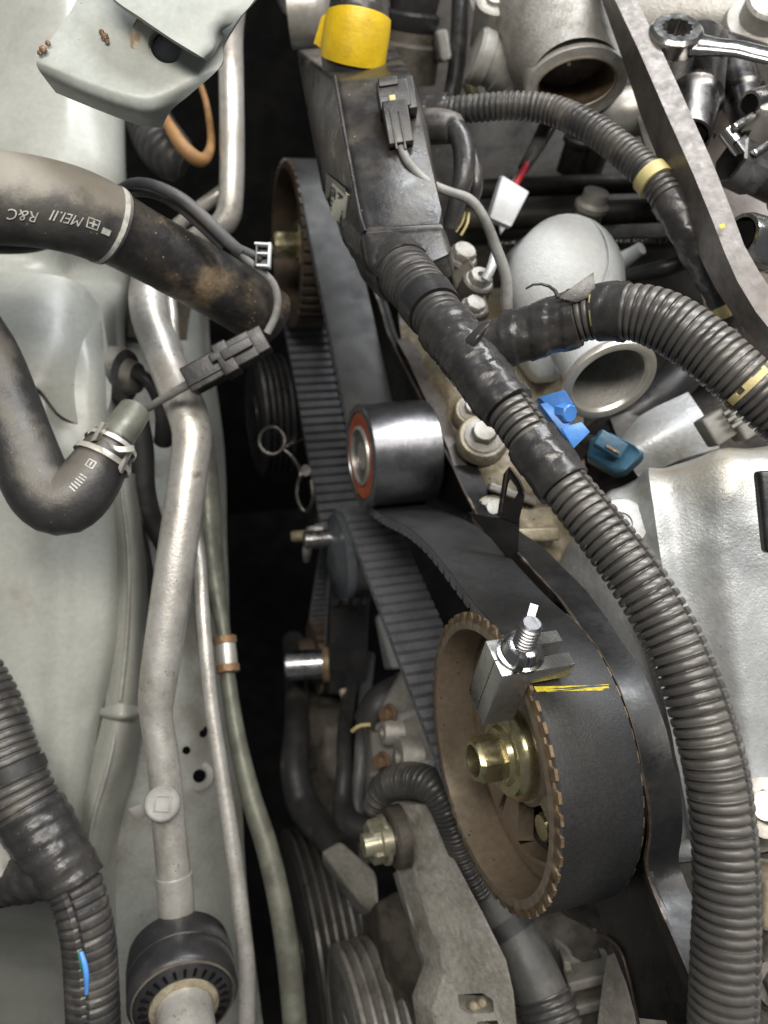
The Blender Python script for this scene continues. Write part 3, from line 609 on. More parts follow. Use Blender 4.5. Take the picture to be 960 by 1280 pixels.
lathe('shaft_nose', [(.034, .03), (.055, .03)], NC, UX, M['darksprocket'], ns, seg=48)
lathe('back_plate', [(.036, .058), (.0365, .058), (.0365, .0)], NC, UX, M['darksprocket'], ns, seg=64)
bl = lathe('washer', [(.0152, .0195), (.0120, .0195), (.0095, .0182), (.0080, .0165), (.0080, .0125), (.0060, .0115), (.005, .0)], NC, UX, M['zinc'], ns, seg=64)
hexbolt('centre_bolt', NC + UX * .0085, -UX, .0098, .0135, M['zinc'], bl, flange=0, hole=.0066, seg_ref=Vector((0, .35, 1)))
a = math.radians(208); c = NC + Vector((.027, .031 * math.cos(a), .031 * math.sin(a)))
hexbolt('cover_screw', c, -UX, .0062, .008, M['zinc'], ns, flange=1.35)
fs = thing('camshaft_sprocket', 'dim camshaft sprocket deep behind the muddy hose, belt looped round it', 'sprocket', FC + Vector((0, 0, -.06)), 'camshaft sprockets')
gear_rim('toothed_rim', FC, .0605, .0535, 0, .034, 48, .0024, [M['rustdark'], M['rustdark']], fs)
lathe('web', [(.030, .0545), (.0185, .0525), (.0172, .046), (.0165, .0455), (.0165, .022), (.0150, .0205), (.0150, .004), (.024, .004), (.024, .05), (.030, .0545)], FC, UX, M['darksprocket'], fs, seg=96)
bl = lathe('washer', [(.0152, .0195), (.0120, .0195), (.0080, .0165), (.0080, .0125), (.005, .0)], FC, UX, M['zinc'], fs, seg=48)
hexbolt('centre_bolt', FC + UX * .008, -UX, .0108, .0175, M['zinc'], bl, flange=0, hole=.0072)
# idler bearing: bright steel drum with red seal
idl = thing('idler_bearing', 'shiny steel idler bearing drum with red seal and hollow centre', 'bearing', IC + Vector((0, 0, -.029)))
RI = .0292
lathe('outer_race', [(.036, RI - .004), (.036, RI - .0008), (.0352, RI), (-.0032, RI), (-.0040, RI - .0008), (-.0040, RI - .0042), (-.003, RI - .0046), (-.003, .008), (.036, .008), (.036, RI - .004)], IC, UX, M['steel'], idl, seg=96)
lathe('seal', [(-.0030, .0245), (-.0035, .0240), (-.0035, .0178), (-.0030, .0172)], IC, UX, M['red'], idl, seg=80, cap=False)
lathe('inner_race', [(-.0028, .0172), (-.0046, .0168), (-.0050, .0160), (-.0048, .0150), (.034, .0146), (.034, .0)], IC, UX, M['alu'], idl, seg=72)
# tensioner pulley under the belt, black domed front
tp = thing('tensioner_pulley', 'dark blue black domed pulley disc beside the toothed belt', 'pulley', TC + Vector((0, 0, -.03)))
lathe('flange_disc', [(.004, .029), (.0020, .0305), (-.0002, .0305), (-.0025, .0285), (-.0035, .022), (-.0060, .017), (-.0066, .006), (-.0066, 0)], TC, UX, M['discblue'], tp, seg=72)
lathe('drum', [(.004, .0265), (.036, .0265)], TC, UX, M['steel'], tp, seg=64)
lathe('shaft', [(-.003, .006), (-.022, .006), (-.0225, .0045)], TC + Vector((0, .012, .006)), UX, M['steelbright'], tp, seg=20)
# crank sprocket
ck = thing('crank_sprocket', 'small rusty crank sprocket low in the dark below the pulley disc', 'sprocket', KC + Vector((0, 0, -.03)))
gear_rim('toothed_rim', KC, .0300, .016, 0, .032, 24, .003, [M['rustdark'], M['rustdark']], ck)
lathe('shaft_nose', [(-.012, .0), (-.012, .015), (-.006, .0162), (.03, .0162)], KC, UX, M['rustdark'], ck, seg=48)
gd = thing('guide_roller', 'small dark guide roller under the far toothed belt run', 'roller', GC - UZ * .012)
lathe('drum', [(-.001, .0), (-.001, .012), (.036, .012), (.036, 0)], GC, UX, M['plastic'], gd, seg=40)
lathe('roller_bolt', [(-.006, .0), (-.006, .005), (.0, .005)], GC, UX, M['steel'], gd, seg=6)
# belt
def belt_path():
    ci = [(NC, .0585, 1), (TC, .0265 + .0022, -1), (KC, .0280, 1), (GC, .012 + .0022, -1), (FC, .0585, 1), (IC, RI + .0022, -1)]
    m = len(ci); out = []; dep = []
    for i in range(m):
        (a, ra, sa), (b, rb, sb) = ci[i], ci[(i + 1) % m]
        D = Vector((b.y - a.y, b.z - a.z)); L = D.length; u = D / L; k = (sa * ra - sb * rb) / L
        n = u * k + Vector((u.y, -u.x)) * math.sqrt(1 - k * k)
        dep.append((Vector((a.y, a.z)) + n * sa * ra, Vector((b.y, b.z)) + n * sb * rb))
    pts = []
    for i in range(m):
        c, r, s_ = ci[i]; c2 = Vector((c.y, c.z)); p0 = dep[i - 1][1] - c2; p1 = dep[i][0] - c2
        a0, a1 = math.atan2(p0.y, p0.x), math.atan2(p1.y, p1.x)
        da = (a1 - a0) % (2 * PI) if s_ > 0 else -((a0 - a1) % (2 * PI))
        n = max(2, int(abs(da) * r / .002))
        for j in range(n + 1): pts.append(c2 + Vector((math.cos(a0 + da * j / n), math.sin(a0 + da * j / n))) * r)
    # the run from the idler to the near sprocket hangs a little slack and bows outwards
    p0, p1_ = dep[m - 1]; t_ = (p1_ - p0).normalized(); rn = Vector((t_.y, -t_.x))
    for j in range(1, 60):
        u = j / 60; pts.append(p0.lerp(p1_, u) + rn * .0085 * math.sin(PI * u) ** 2)
    return pts
def build_belt():
    pts = belt_path(); A = np.array([[p.x, p.y] for p in pts + pts[:1]])
    s = np.concatenate([[0], np.cumsum(np.linalg.norm(np.diff(A, axis=0), axis=1))]); keep = np.concatenate([[True], np.diff(s) > 1e-7]); A, s = A[keep], s[keep]
    L = s[-1]; teeth = round(L / .0072); n = teeth * 8; q = np.arange(n) * L / n
    p = np.stack([np.interp(q, s, A[:, 0]), np.interp(q, s, A[:, 1])], 1)
    t = np.roll(p, -1, 0) - np.roll(p, 1, 0); t /= np.linalg.norm(t, axis=1)[:, None]; rt = np.stack([t[:, 1], -t[:, 0]], 1)
    pat = [1, 1, 1, 1, 1, 1, 0, 0]; x0, x1 = XT + .0015, XT + .0340; V, Fc, fm = [], [], []
    bth = .0021; tth = .0033
    for i in range(n):
        o = p[i] + rt[i] * bth; o2 = p[i] + rt[i] * (bth - .0004); inn = p[i] - rt[i] * tth * pat[i % 8]
        V += [(x0 + .0005, *o), (x1 - .0005, *o), (x1, *o2), (x1, *inn), (x0, *inn), (x0, *o2)]
    for i in range(n):
        a, b = i * 6, ((i + 1) % n) * 6
        for j in range(6): Fc.append([a + j, a + (j + 1) % 6, b + (j + 1) % 6, b + j]); fm.append(1 if j in (3, 4) else 0)
    V = [(v[0], v[1], v[2]) for v in V]
    o = mk('timing_belt', V, Fc, [M['beltback'], M['belttooth']], smooth=30, fm=fm, label='black toothed timing belt looped over both sprockets and the idler drum', cat='timing belt')
    return o
belt = build_belt()
# yellow painted timing mark across the belt over the near sprocket
am = math.radians(94.5)
def bp(x, a, r=.0585 + .0021 + .00015): return NC + Vector((x, r * math.cos(a), r * math.sin(a)))
for a0, a1, x0, x1 in ((am - .018, am - .001, .0022, .0310), (am + .002, am + .012, .0024, .0305), (am + .015, am + .018, .006, .028)):
    V = []; n = 24
    for i in range(n + 1):
        x = x0 + (x1 - x0) * i / n; w0 = .0015 * noise.noise(Vector((x * 900, a0 * 50, 0))) + 2.6 * (x - .008); V += [bp(x, a0 + w0), bp(x, a1 + w0 * .6)]
    mk('yellow_mark', V, [[2 * i, 2 * i + 1, 2 * i + 3, 2 * i + 2] for i in range(n)], M['yellowpaint'], belt, smooth=0)

# ------------------------------------------------ clamp tool
ph = math.radians(86); er = Vector((0, math.cos(ph), math.sin(ph))); et = Vector((0, -math.sin(ph), math.cos(ph)))
def K3(x, r, t): return NC + UX * x + er * r + et * t
cl = thing('belt_clamp', 'milled aluminium clamp block with stud and wing nut gripping the near sprocket rim', 'clamp', K3(0, .05, 0))
hw = .0078
prof = [(-.0135, .041), (-.0135, .0715), (.0150, .0715), (.0150, .0640), (-.0010, .0640), (-.0010, .041)]
bk = extr('clamp_block', [K3(x, r, -hw) for x, r in prof], et * (2 * hw), M['block'], cl, bev=.0005)
cut(bk, [obox('cutter', K3(.0115, .068, 0), (UX, et, er), (.018, .0052, .03), M['dark'], bev=.0003),
         obox('cutter', K3(-.013, .0575, .001), (UX, et, er), (.0018, .0005, .05), M['dark'], bev=0)])
st = threads('stud', K3(-.0035, .0705, .0), er, .0040, .0180, M['steel'], cl, pitch=.0016)
c = K3(-.0035, .0716, 0)
lathe('nut_barrel', [(0, .0085), (.0012, .0085), (.0014, .0072), (.006, .0062), (.0066, .0048), (.0066, .0035)], c, er, M['chrome'], cl, seg=36)
wd = (UX * .55 - et * .85).normalized()
for sgn in (1, -1):
    w0 = wd * sgn; side = er.cross(w0).normalized() * .0014
    rings = []
    for d_, h0, h1 in ((.004, .0006, .0062), (.0075, .0010, .0085), (.0105, .0030, .0112), (.0128, .0065, .0128), (.0134, .0085, .0118)):
        b = c + w0 * d_; k_ = 1 - .25 * (d_ > .013)
        rings.append([b + er * h0 - side * k_, b + er * h1 - side * k_, b + er * h1 + side * k_, b + er * h0 + side * k_])
    loft('nut_wing', rings, M['steel'], cl, smooth=50)

# ------------------------------------------------ rear timing cover: black plate with a lip
cv = thing('timing_cover', 'black pressed steel timing backing plate curving round the near sprocket', 'cover plate', E(760, 900, .045))
edge = [(455, 318), (470, 372), (492, 432), (522, 492), (552, 556), (583, 622), (612, 664), (648, 694), (700, 752), (742, 812), (770, 862), (792, 922), (806, 985), (812, 1045), (808, 1085), (818, 1120), (840, 1168), (862, 1222), (886, 1290)]
ep = spline([list(E(x, y, .036)) for x, y in edge], .004)
n = len(ep)
def plate(nm, front, x_in, mat_, par):
    V = []; Fc = []
    for p in front: V += [Vector(p), Vector(p) + UX * x_in]
    return V
inner_off = .0125
cen = np.array([ (NC.y + IC.y) / 2, (NC.z + IC.z) / 2])
tang = np.gradient(ep, axis=0); tang /= np.linalg.norm(tang, axis=1)[:, None]
nrm = np.cross(tang, np.array([1, 0, 0])); nrm /= np.linalg.norm(nrm, axis=1)[:, None]
if nrm[n // 2] @ (np.array(NC) - ep[n // 2]) < 0: nrm = -nrm      # towards the sprocket
rings = []
for i in range(n):
    p = Vector(ep[i]); m_ = Vector(nrm[i]); t_ = .0008
    wgl = .0009 * noise.noise(p * 70)
    a = p + UX * wgl
    fr = max(0, min(1, (i / n - .28) / .1)); lip = .0035 + .0095 * fr
    rings.append([a, a - m_ * .0005 + UX * lip * .6, a - m_ * (.0015 * fr) + UX * lip, a - m_ * (.0015 * fr) + UX * lip + m_ * t_, a + m_ * t_ + UX * lip * .55, a + m_ * t_ + UX * .0062, a + m_ * .004 + UX * .0072, a + m_ * .060 + UX * .0072, a + m_ * .060 + UX * .0062, a + m_ * .004 + UX * .0062, a + m_ * t_ + UX * .004, a + m_ * t_])
loft('plate', rings, M['blackplate'], cv, smooth=30)
rings = []
for i in range(n):
    p = Vector(ep[i]); m_ = Vector(nrm[i]); wgl = .0009 * noise.noise(p * 70); a = p + UX * (wgl - .0001); s_ = .0005 + .0003 * noise.noise(p * 120)
    rings.append([a - m_ * .0003 - UX * .0002, a + m_ * (.0008 + s_ * .3) - UX * .0002, a + m_ * .0011 + UX * s_, a - m_ * .0003 + UX * s_ * 2])
loft('worn_edge', rings, M['rustedge'], cv, smooth=0)
# dish of the plate behind the near sprocket
c = E(554, 606, .046); lathe('rivet', [(.003, .0045), (0, .0042), (-.0015, .003), (-.002, 0)], c, UX, M['steel'], cv, seg=20)
c = E(468, 420, .047); lathe('rivet', [(.003, .0035), (0, .0032), (-.0012, .002), (-.0016, 0)], c, UX, M['steel'], cv, seg=20)
# lower ear of the plate with dimple
sheet('lower_ear', [[(x, y, ED(x, y, o_)) for x, y, o_ in row] for row in (
    ((690, 1132, .046), (745, 1118, .046), (795, 1095, .044), (812, 1090, .037)),
    ((712, 1148, .047), (760, 1143, .046), (803, 1130, .044), (822, 1122, .037)),
    ((742, 1160, .047), (778, 1163, .046), (815, 1160, .044), (838, 1158, .037)),
    ((785, 1183, .047), (806, 1188, .046), (832, 1194, .044), (852, 1194, .037)),
    ((812, 1222, .047), (828, 1228, .046), (850, 1236, .044), (868, 1236, .037)),
    ((838, 1292, .047), (850, 1294, .046), (872, 1298, .044), (890, 1296, .037)))], M['blackplate'], cv, th=.0014, sub=7,
    disp=lambda u, v, p: .0022 * math.exp(-((u - .62) / .12) ** 2 - ((v - .38) / .06) ** 2) - .0012 * math.exp(-((u - .62) / .2) ** 2 - ((v - .38) / .10) ** 2) + .0006 * noise.noise(Vector(p) * 90))
tube('worn_edge', [(x, y, ED(x, y, .0415), 2.2) for x, y in ((702, 1138), (742, 1162), (772, 1184), (786, 1222), (800, 1290))], M['rustedge'], cv, seg=8)
# upright tab on the plate, bent with a notch
oo = [(622, 645, .358), (630, 592, .350), (637, 583, .349), (651, 604, .349), (656, 620, .350), (648, 655, .357)]; ii = [(632, 625, .354), (635, 606, .351), (638, 598, .350), (646, 609, .350), (648, 616, .351), (641, 627, .354)]
loft('bent_tab', [[P(*a_), P(*b_), P(*b_) - SB * .0016, P(*a_) - SB * .0016] for a_, b_ in zip(oo, ii)], M['blackplate'], cv, closed=True, smooth=30)
tube('tab_edge', [(626, 640, .354, 1.6), (633, 594, .349, 1.6), (637, 584, .348, 1.4), (651, 604, .348, 1.6), (655, 617, .349, 1.6)], M['rustedge'], cv, seg=8)
extr('tab_foot', [(585, 640, .362), (612, 646, .36), (650, 648, .357), (648, 690, .362), (636, 700, .365), (610, 668, .364)], scr(0, 0, -.0015), M['blackplate'], cv, bev=.0004)
# second steel strap edge running up behind the idler
loft('side_strap', [[(x, y, ED(x, y, .036) + .004), (x + wd_, y - 4, ED(x, y, .036) + .006), (x + wd_ + 4, y + 6, ED(x, y, .036) + .016), (x, y + 8, ED(x, y, .036) + .016)] for x, y, wd_ in ((496, 425, 14), (510, 450, 20), (528, 490, 22), (545, 525, 24), (560, 560, 20), (570, 590, 14))], M['bar'], cv, smooth=30)

# ------------------------------------------------ things deep in the gap
tr = thing('hydraulic_tensioner', 'matte black rectangular tensioner body hanging below the pulley disc', 'tensioner', P(436, 850, .60))
hull8('tensioner_body', [(413, 742, .575), (462, 738, .585), (458, 868, .625), (412, 868, .62)], [(408, 742, .60), (458, 738, .615), (450, 868, .66), (405, 868, .655)], M['plastic'], tr, bev=.002)
for x in (419, 432, 444, 456):  # short bright rings stand in for the glints along the top edge
    c = P(x, 752, .577); lathe('glint_ring', [(0, .0030), (.001, .0032), (.008, .0032)], c, UZ + SR * .1, M['steelbright'], tr, seg=20)
tube('tip', [(428, 862, .60, 5), (432, 872, .598, 6), (432, 880, .60, 4)], M['casttan'], tr)
pn = thing('pivot_pin', 'short bright steel pivot pin lying level low in the dark gap', 'pin', P(382, 832, .62))
c = P(358, 832, .62); lathe('pin_barrel', [(0, .0), (0, .0105), (.001, .0115), (.029, .0115), (.03, .0105)], c, SR + SU * .06, M['steelbright'], pn, seg=40)
lathe('pin_collar', [(.029, .0150), (.034, .0150)], c, SR + SU * .06, M['rustrim'], pn, seg=36)
b2 = thing('stud_bolt', 'thin corroded stud poking out beside the pulley disc', 'bolt', P(385, 672, .56))
c = P(408, 668, .56); threads('stud', c, -SR + SU * -.06, .0042, .024, M['casttan'], b2)
lathe('stud_nut', [(.002, .0075), (.008, .0075)], c, -SR, M['cast'], b2, seg=6)
tube('drop_wire', [(385, 678, .56, 5), (384, 690, .562, 6), (383, 700, .57, 4)], M['cast'], b2)
# key ring tool
kr = thing('ring_pin', 'thin steel ring with loop tail hanging near the far belt run', 'ring pin', P(345, 560, .56))
def loop(nm, cx, cy, d, rx, ry, rr, par, a0=0, a1=360):
    tube(nm, [(cx + rx * math.cos(math.radians(a)), cy + ry * math.sin(math.radians(a)), d, rr) for a in np.linspace(a0, a1, 17)], M['socket'], par, seg=10, cap=True)
loop('ring', 340, 551, .56, 16, 17, 2.6, kr, 20, 378)
tube('tail', [(355, 562, .56, 2.4), (366, 572, .56, 2.4), (376, 590, .555, 2.6), (372, 605, .555, 2.4), (372, 625, .555, 2.4), (382, 640, .555, 2.4), (391, 625, .552, 2.6), (389, 600, .552, 2.6)], M['socket'], kr, seg=10)
tube('tail', [(355, 560, .562, 2.2), (368, 552, .565, 2), (380, 548, .57, 2)], M['socket'], kr, seg=10)
hexbolt('tag', (382, 588, .558), tocam(P(382, 588, .558)), .0045, .004, M['socket'], kr, flange=0)
# accessory pulleys
def rpulley(nm, label, c, R, W, ng, mt):
    t = thing(nm, label, 'pulley', c - UZ * R)
    pr_ = [(0, .012), (0, R - .006), (.0015, R), (.003, R)]
    for i in range(ng):
        a = .003 + (W - .006) * i / ng; b = (W - .006) / ng
        pr_ += [(a + b * .15, R), (a + b * .5, R - b * .75), (a + b * .85, R)]
    pr_ += [(W - .003, R), (W - .0015, R), (W, R - .006), (W, .012)]
    lathe('grooved_rim', pr_, c, UX, mt, t, seg=96, smooth=25)
    lathe('hub', [(-.001, .0), (-.001, .018), (.006, .020), (.006, R - .010), (-.0005, R - .007)], c, UX, mt, t, seg=48, cap=False)
    return t
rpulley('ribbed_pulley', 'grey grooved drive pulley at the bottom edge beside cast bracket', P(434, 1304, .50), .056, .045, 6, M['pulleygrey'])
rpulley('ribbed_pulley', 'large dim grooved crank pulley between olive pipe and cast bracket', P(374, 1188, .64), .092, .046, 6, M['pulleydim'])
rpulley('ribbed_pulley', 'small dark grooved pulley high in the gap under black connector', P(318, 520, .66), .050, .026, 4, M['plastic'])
# water pump side casting, hoses and small bits below the belt
wp = thing('water_pump', 'grey cast water pump housing with rusty bolts beside the toothed belt', 'water pump', P(490, 920, .50))
hull8('pump_body', [(505, 836, .475), (516, 832, .47), (548, 960, .44), (552, 1000, .435), (470, 1010, .47), (462, 905, .50)], [(495, 840, .56), (520, 836, .54), (556, 960, .50), (560, 1000, .50), (450, 1010, .54), (450, 905, .57)], M['cast'], wp, bev=.003)
hull8('pump_ear', [(470, 770, .52), (486, 765, .515), (505, 835, .49), (490, 838, .50)], [(468, 770, .55), (484, 765, .545), (500, 835, .53), (480, 838, .53)], M['castw'], wp, bev=.003)
for x, y, d in ((488, 892, .475), (480, 952, .465)):
    c = P(x, y, d); hexbolt('rusty_bolt', c, -UX + tocam(c) * .5, .0046, .006, M['rustbolt'], wp, flange=1.3)
for x, y, d, r in ((490, 915, .47, .010), (510, 945, .455, .014), (520, 975, .45, .012)):
    c = P(x, y, d + .004); lathe('boss', [(-.02, r * .9), (.004, r * .8), (.006, r * .7), (.006, r * .35), (.003, r * .3), (.003, 0)], c, -UX + SU * .15, M['cast'], wp, seg=28)
for pts_ in ([(466, 912, .495, 5), (500, 898, .476, 6), (522, 890, .462, 5)], [(466, 968, .482, 5), (505, 962, .458, 6), (540, 955, .44, 5)], [(528, 862, .462, 6), (538, 905, .45, 6), (548, 955, .437, 6)]): tube('cast_rib', pts_, M['castw'], wp, seg=12)
tube('bypass_hose', [(462, 905, .50, 22), (475, 880, .50, 22), (495, 865, .505, 20), (510, 858, .51, 18)], M['rubber'], wp)
tube('yellow_ring', [(440, 914, .49, 2.5), (450, 907, .487, 2.5), (463, 906, .487, 2.5)], M['cream'], wp, seg=8)
tube('pump_hose', [(446, 810, .66, 8), (436, 870, .60, 9), (431, 915, .545, 9.5), (430, 960, .52, 10), (428, 1000, .51, 12), (432, 1022, .50, 15), (448, 1035, .49, 17), (470, 1034, .485, 16)], M['rubber'], None, label='dark hose curling down beside the pump housing to gold bolt', cat='hose')
tube('vent_hose', [(462, 820, .66, 7), (455, 880, .60, 8), (452, 920, .54, 8), (450, 960, .525, 9), (446, 1000, .52, 9), (448, 1020, .515, 8)], M['wire'], None, label='thin grey hose running parallel between pump housing and dark hose', cat='hose')
lw = sheet('front_casting', [
    [(366, 800, .80), (396, 796, .79), (430, 800, .78)], [(370, 868, .70), (400, 862, .68), (430, 868, .67)], [(374, 900, .65), (402, 894, .635), (430, 900, .63)], [(376, 960, .64), (402, 950, .62), (430, 960, .62)],
    [(388, 1020, .64), (410, 1010, .62), (440, 1020, .60)], [(400, 1080, .62), (420, 1070, .60), (450, 1080, .58)]], M['castd'], th=.01, sub=6, label='dim tan cast front of engine below bright pivot pin', cat='engine casting', disp=lambda u, v, p: .004 * noise.noise(Vector(p) * 50))
pp = Path([(366, 800, .75, 13), (371, 860, .68, 15), (371, 910, .635, 16), (368, 960, .61, 18), (378, 1005, .60, 20), (400, 1035, .58, 20), (425, 1065, .56, 18)])
sweep('lower_hose', pp, M['rubber'], None, label='dim rubber hose bending down the gap above the dim pulley', cat='hose')
# braided hose loop over the bracket
gp = Path([(468, 1010, .455, 16), (482, 985, .445, 20), (508, 975, .43, 22), (535, 980, .415, 22), (552, 1000, .41, 20), (566, 1035, .41, 18), (580, 1075, .415, 16), (600, 1115, .42, 16)])
sweep('ribbed_hose', gp, M['conduitd'], None, ds=.0006, prof=ribs(.0022, .0006, .5), seg=24, smooth=30, label='short ribbed grey hose arching over the cast bracket end', cat='hose')
# cast bracket
bx = thing('cast_bracket', 'long sand cast grey alternator bracket with slots at bottom centre', 'bracket', P(560, 1200, .40))
out = [(498, 1018, .430), (512, 1006, .427), (534, 1004, .422), (549, 1014, .418), (557, 1040, .414), (570, 1076, .408), (604, 1140, .398), (634, 1200, .390), (643, 1240, .385), (650, 1310, .38), (548, 1310, .395), (540, 1262, .40), (556, 1218, .405), (538, 1160, .415), (522, 1110, .420), (512, 1072, .425), (501, 1060, .430)]
bb = extr('bracket_body', out, scr(-.010, .004, -.018), M['bracketgrey'], bx, bev=.0016)
cu1 = cutpx([(574, 1257), (604, 1246), (616, 1249), (617, 1262), (586, 1272), (576, 1270)], .39)
cu1b = cutpx([(597, 1284), (622, 1274), (626, 1300), (597, 1300)], .387)
cut(bb, [cu1, cu1b])
hull8('web_rib', [(508, 1080, .434), (526, 1096, .428), (562, 1196, .412), (548, 1204, .418)], [(490, 1090, .47), (500, 1100, .465), (540, 1215, .45), (530, 1220, .455)], M['bracketgrey'], bx, bev=.003)
hull8('web_rib', [(556, 1222, .404), (585, 1225, .398), (560, 1248, .402), (530, 1252, .41)], [(550, 1222, .42), (580, 1225, .42), (560, 1258, .42), (520, 1262, .43)], M['bracketgrey'], bx, bev=.002)
for x, y in ((592, 1258), (598, 1260), (603, 1254)):
    c = P(x, y, .396); lathe('grit', [(-.003, .002), (0, .0028), (.0015, .0018), (.002, 0)], c, tocam(c), M['casttan'], bx, seg=10)
c = P(500, 1045, .428); lathe('bush', [(-.002, .0165), (.004, .0165), (.0055, .015), (.0055, .008)], c, -UX, M['castd'], bx, seg=36)
bt = thing('bracket_bolt', 'gold flanged hex bolt with spacer at the bracket end', 'bolt', P(476, 1050, .43))
lathe('spacer', [(.0, .0085), (.012, .0085), (.013, .0062), (.022, .006)], P(503, 1046, .428), -UX, M['zincpale'], bt, seg=30)
hexbolt('bolt_head', P(482, 1049, .4310), -UX, .0118, .0095, M['zincpale'], bt, flange=1.12)
# lower hose right of the bracket
tube('coolant_hose', [(588, 1080, .44, 20), (618, 1130, .43, 27), (650, 1185, .42, 31), (676, 1240, .41, 33), (700, 1310, .40, 34)], M['greyhose'], None, label='dusty grey hose running under the near sprocket to the bottom edge', cat='hose', seg=28)
pt = Path([(588, 1080, .44, 20), (618, 1130, .43, 27), (650, 1185, .42, 31), (676, 1240, .41, 33), (700, 1310, .40, 34)])
co = [o for o in sc.objects if o.name.startswith('coolant_hose')][0]
s_ = pt.near(634, 1158); sweep('hose_band', pt, M['rubber'], co, s0=s_ - .004, s1=s_ + .004, prof=lambda s, t, r: r + .0008)
s_ = pt.near(684, 1262); sweep('hose_tape', pt, M['conduitd'], co, s0=s_ - .006, s1=s_ + .02, ds=.0006, prof=lambda s, t, r: r + .001 + .0006 * math.sin(s * 1800 + t), seg=28)
hull8('engine_mount', [(470, 1130, .48), (500, 1110, .47), (535, 1200, .46), (520, 1290, .46), (490, 1290, .48)], [(450, 1140, .56), (490, 1120, .55), (525, 1200, .54), (515, 1290, .54), (470, 1290, .56)], M['castd'], None, bev=.004, label='grimy cast block between grooved pulley and cast bracket', cat='engine casting')
hull8('pulley_bracket', [(400, 1065, .53), (425, 1050, .52), (470, 1090, .50), (475, 1150, .50), (450, 1130, .52)], [(400, 1075, .57), (425, 1060, .56), (470, 1100, .54), (475, 1160, .54), (445, 1140, .56)], M['bracketgrey'], None, bev=.004, label='light cast lever tip left of the gold bolt', cat='bracket')
# ================================================================== wiring harness: box, conduits, connectors
hb = thing('harness_box', 'black plastic wiring box with yellow taped inlet and paper label', 'wiring box', P(470, 250, .40))
shell = hull8('box_shell', [(420, 100, .395), (516, 92, .39), (536, 160, .372), (553, 268, .348), (556, 286, .346), (456, 290, .346), (446, 250, .355)], [(368, 62, .47), (490, 50, .48), (520, 150, .45), (545, 270, .42), (548, 300, .415), (440, 326, .41), (402, 240, .44)], M['boxplastic'], hb, bev=.003)
hull8('box_neck', [(452, 290, .344), (556, 283, .342), (566, 318, .334), (540, 330, .332), (482, 356, .330), (458, 330, .336)], [(440, 322, .40), (550, 300, .41), (570, 340, .39), (560, 350, .38), (480, 380, .375), (452, 350, .39)], M['boxplastic'], hb, bev=.003)
extr('box_ridge', [(458, 283, .3445), (552, 278, .3445), (556, 288, .3435), (456, 294, .3435)], scr(0, 0, -.004), M['boxplastic'], hb, bev=.0012)
tube('gasket_bead', [(418, 96, .393, 3), (446, 252, .353, 3), (456, 290, .344, 3)], M['boxplastic'], hb, seg=8)
lb1 = extr('label_clip', [hit(shell, *q_, .002) for q_ in ((412, 216), (437, 236), (437, 242), (420, 226), (416, 244), (411, 248))], scr(.0, 0, -.002), M['greyplastic'], hb, bev=.0003)
# paper label lies on the dark side wall of the box
def side(u, v):                                 # a point just proud of the side wall
    a, b, c_, d_ = [hit(shell, *q_, .0014) for q_ in ((417, 226), (438, 244), (433, 288), (414, 270))]
    return (a * (1 - u) + b * u) * (1 - v) + (d_ * (1 - u) + c_ * u) * v
nl = (side(1, 0) - side(0, 0)).cross(side(0, 1) - side(0, 0)).normalized()
if nl.dot(tocam(side(.5, .5))) < 0: nl = -nl
lbl = extr('label', [side(0, 0), side(1, 0), side(1, 1), side(0, 1)], nl * -.0012, M['label'], hb, bev=.0001)
def stroke(u0, v0, u1, v1): return [side(u0, v0) + nl * .0011, side(u1, v0) + nl * .0011, side(u1, v1) + nl * .0011, side(u0, v1) + nl * .0011]
V, Fc = [], []
for (u0, v0, u1, v1) in ((.06, .48, .94, .51), (.14, .10, .18, .40), (.14, .10, .42, .14), (.38, .10, .42, .40), (.26, .2, .3, .36), (.56, .1, .9, .14), (.7, .1, .75, .4), (.58, .24, .9, .28), (.12, .60, .42, .64), (.26, .6, .31, .9), (.12, .74, .4, .78), (.56, .58, .9, .62), (.58, .58, .63, .86), (.84, .58, .89, .86), (.6, .72, .88, .75), (.62, .88, .9, .91)):
    if u1 - u0 < .06: u0, u1 = u0 - .025, u1 + .025
    if v1 - v0 < .06: v0, v1 = v0 - .015, v1 + .015
    i = len(V); V += stroke(u0, v0, u1, v1); Fc.append([i, i + 1, i + 2, i + 3])
mk('printed_text', V, Fc, M['ink'], lbl, smooth=0)
yp = Path([(452, -60, .405, 35), (450, 0, .41, 36), (446, 40, .414, 38), (441, 75, .420, 38), (437, 110, .430, 34)])
sweep('inlet_conduit', yp, M['tape'], hb, prof=tapeprof(.0006, .012, 0), ds=.0015, seg=32)
ye = sweep('yellow_tape', yp, M['yellow'], hb, s0=yp.near(448, 20), s1=yp.near(441, 74), ds=.0015, seg=40, prof=lambda s, t, r: r + .0014 + .0005 * noise.noise(Vector((math.cos(t) * 2, math.sin(t) * 2, s * 80))))
sweep('inlet_collar', yp, M['plastic'], hb, s0=yp.near(440, 78), s1=yp.near(437, 95), ds=.002, seg=40, prof=lambda s, t, r: r * .93 + .0006)
extr('tape_flag', [(412, 14, .412), (416, 70, .415), (392, 54, .418), (402, 20, .415)], scr(0, 0, -.0006), M['yellow'], ye, bev=.0001)

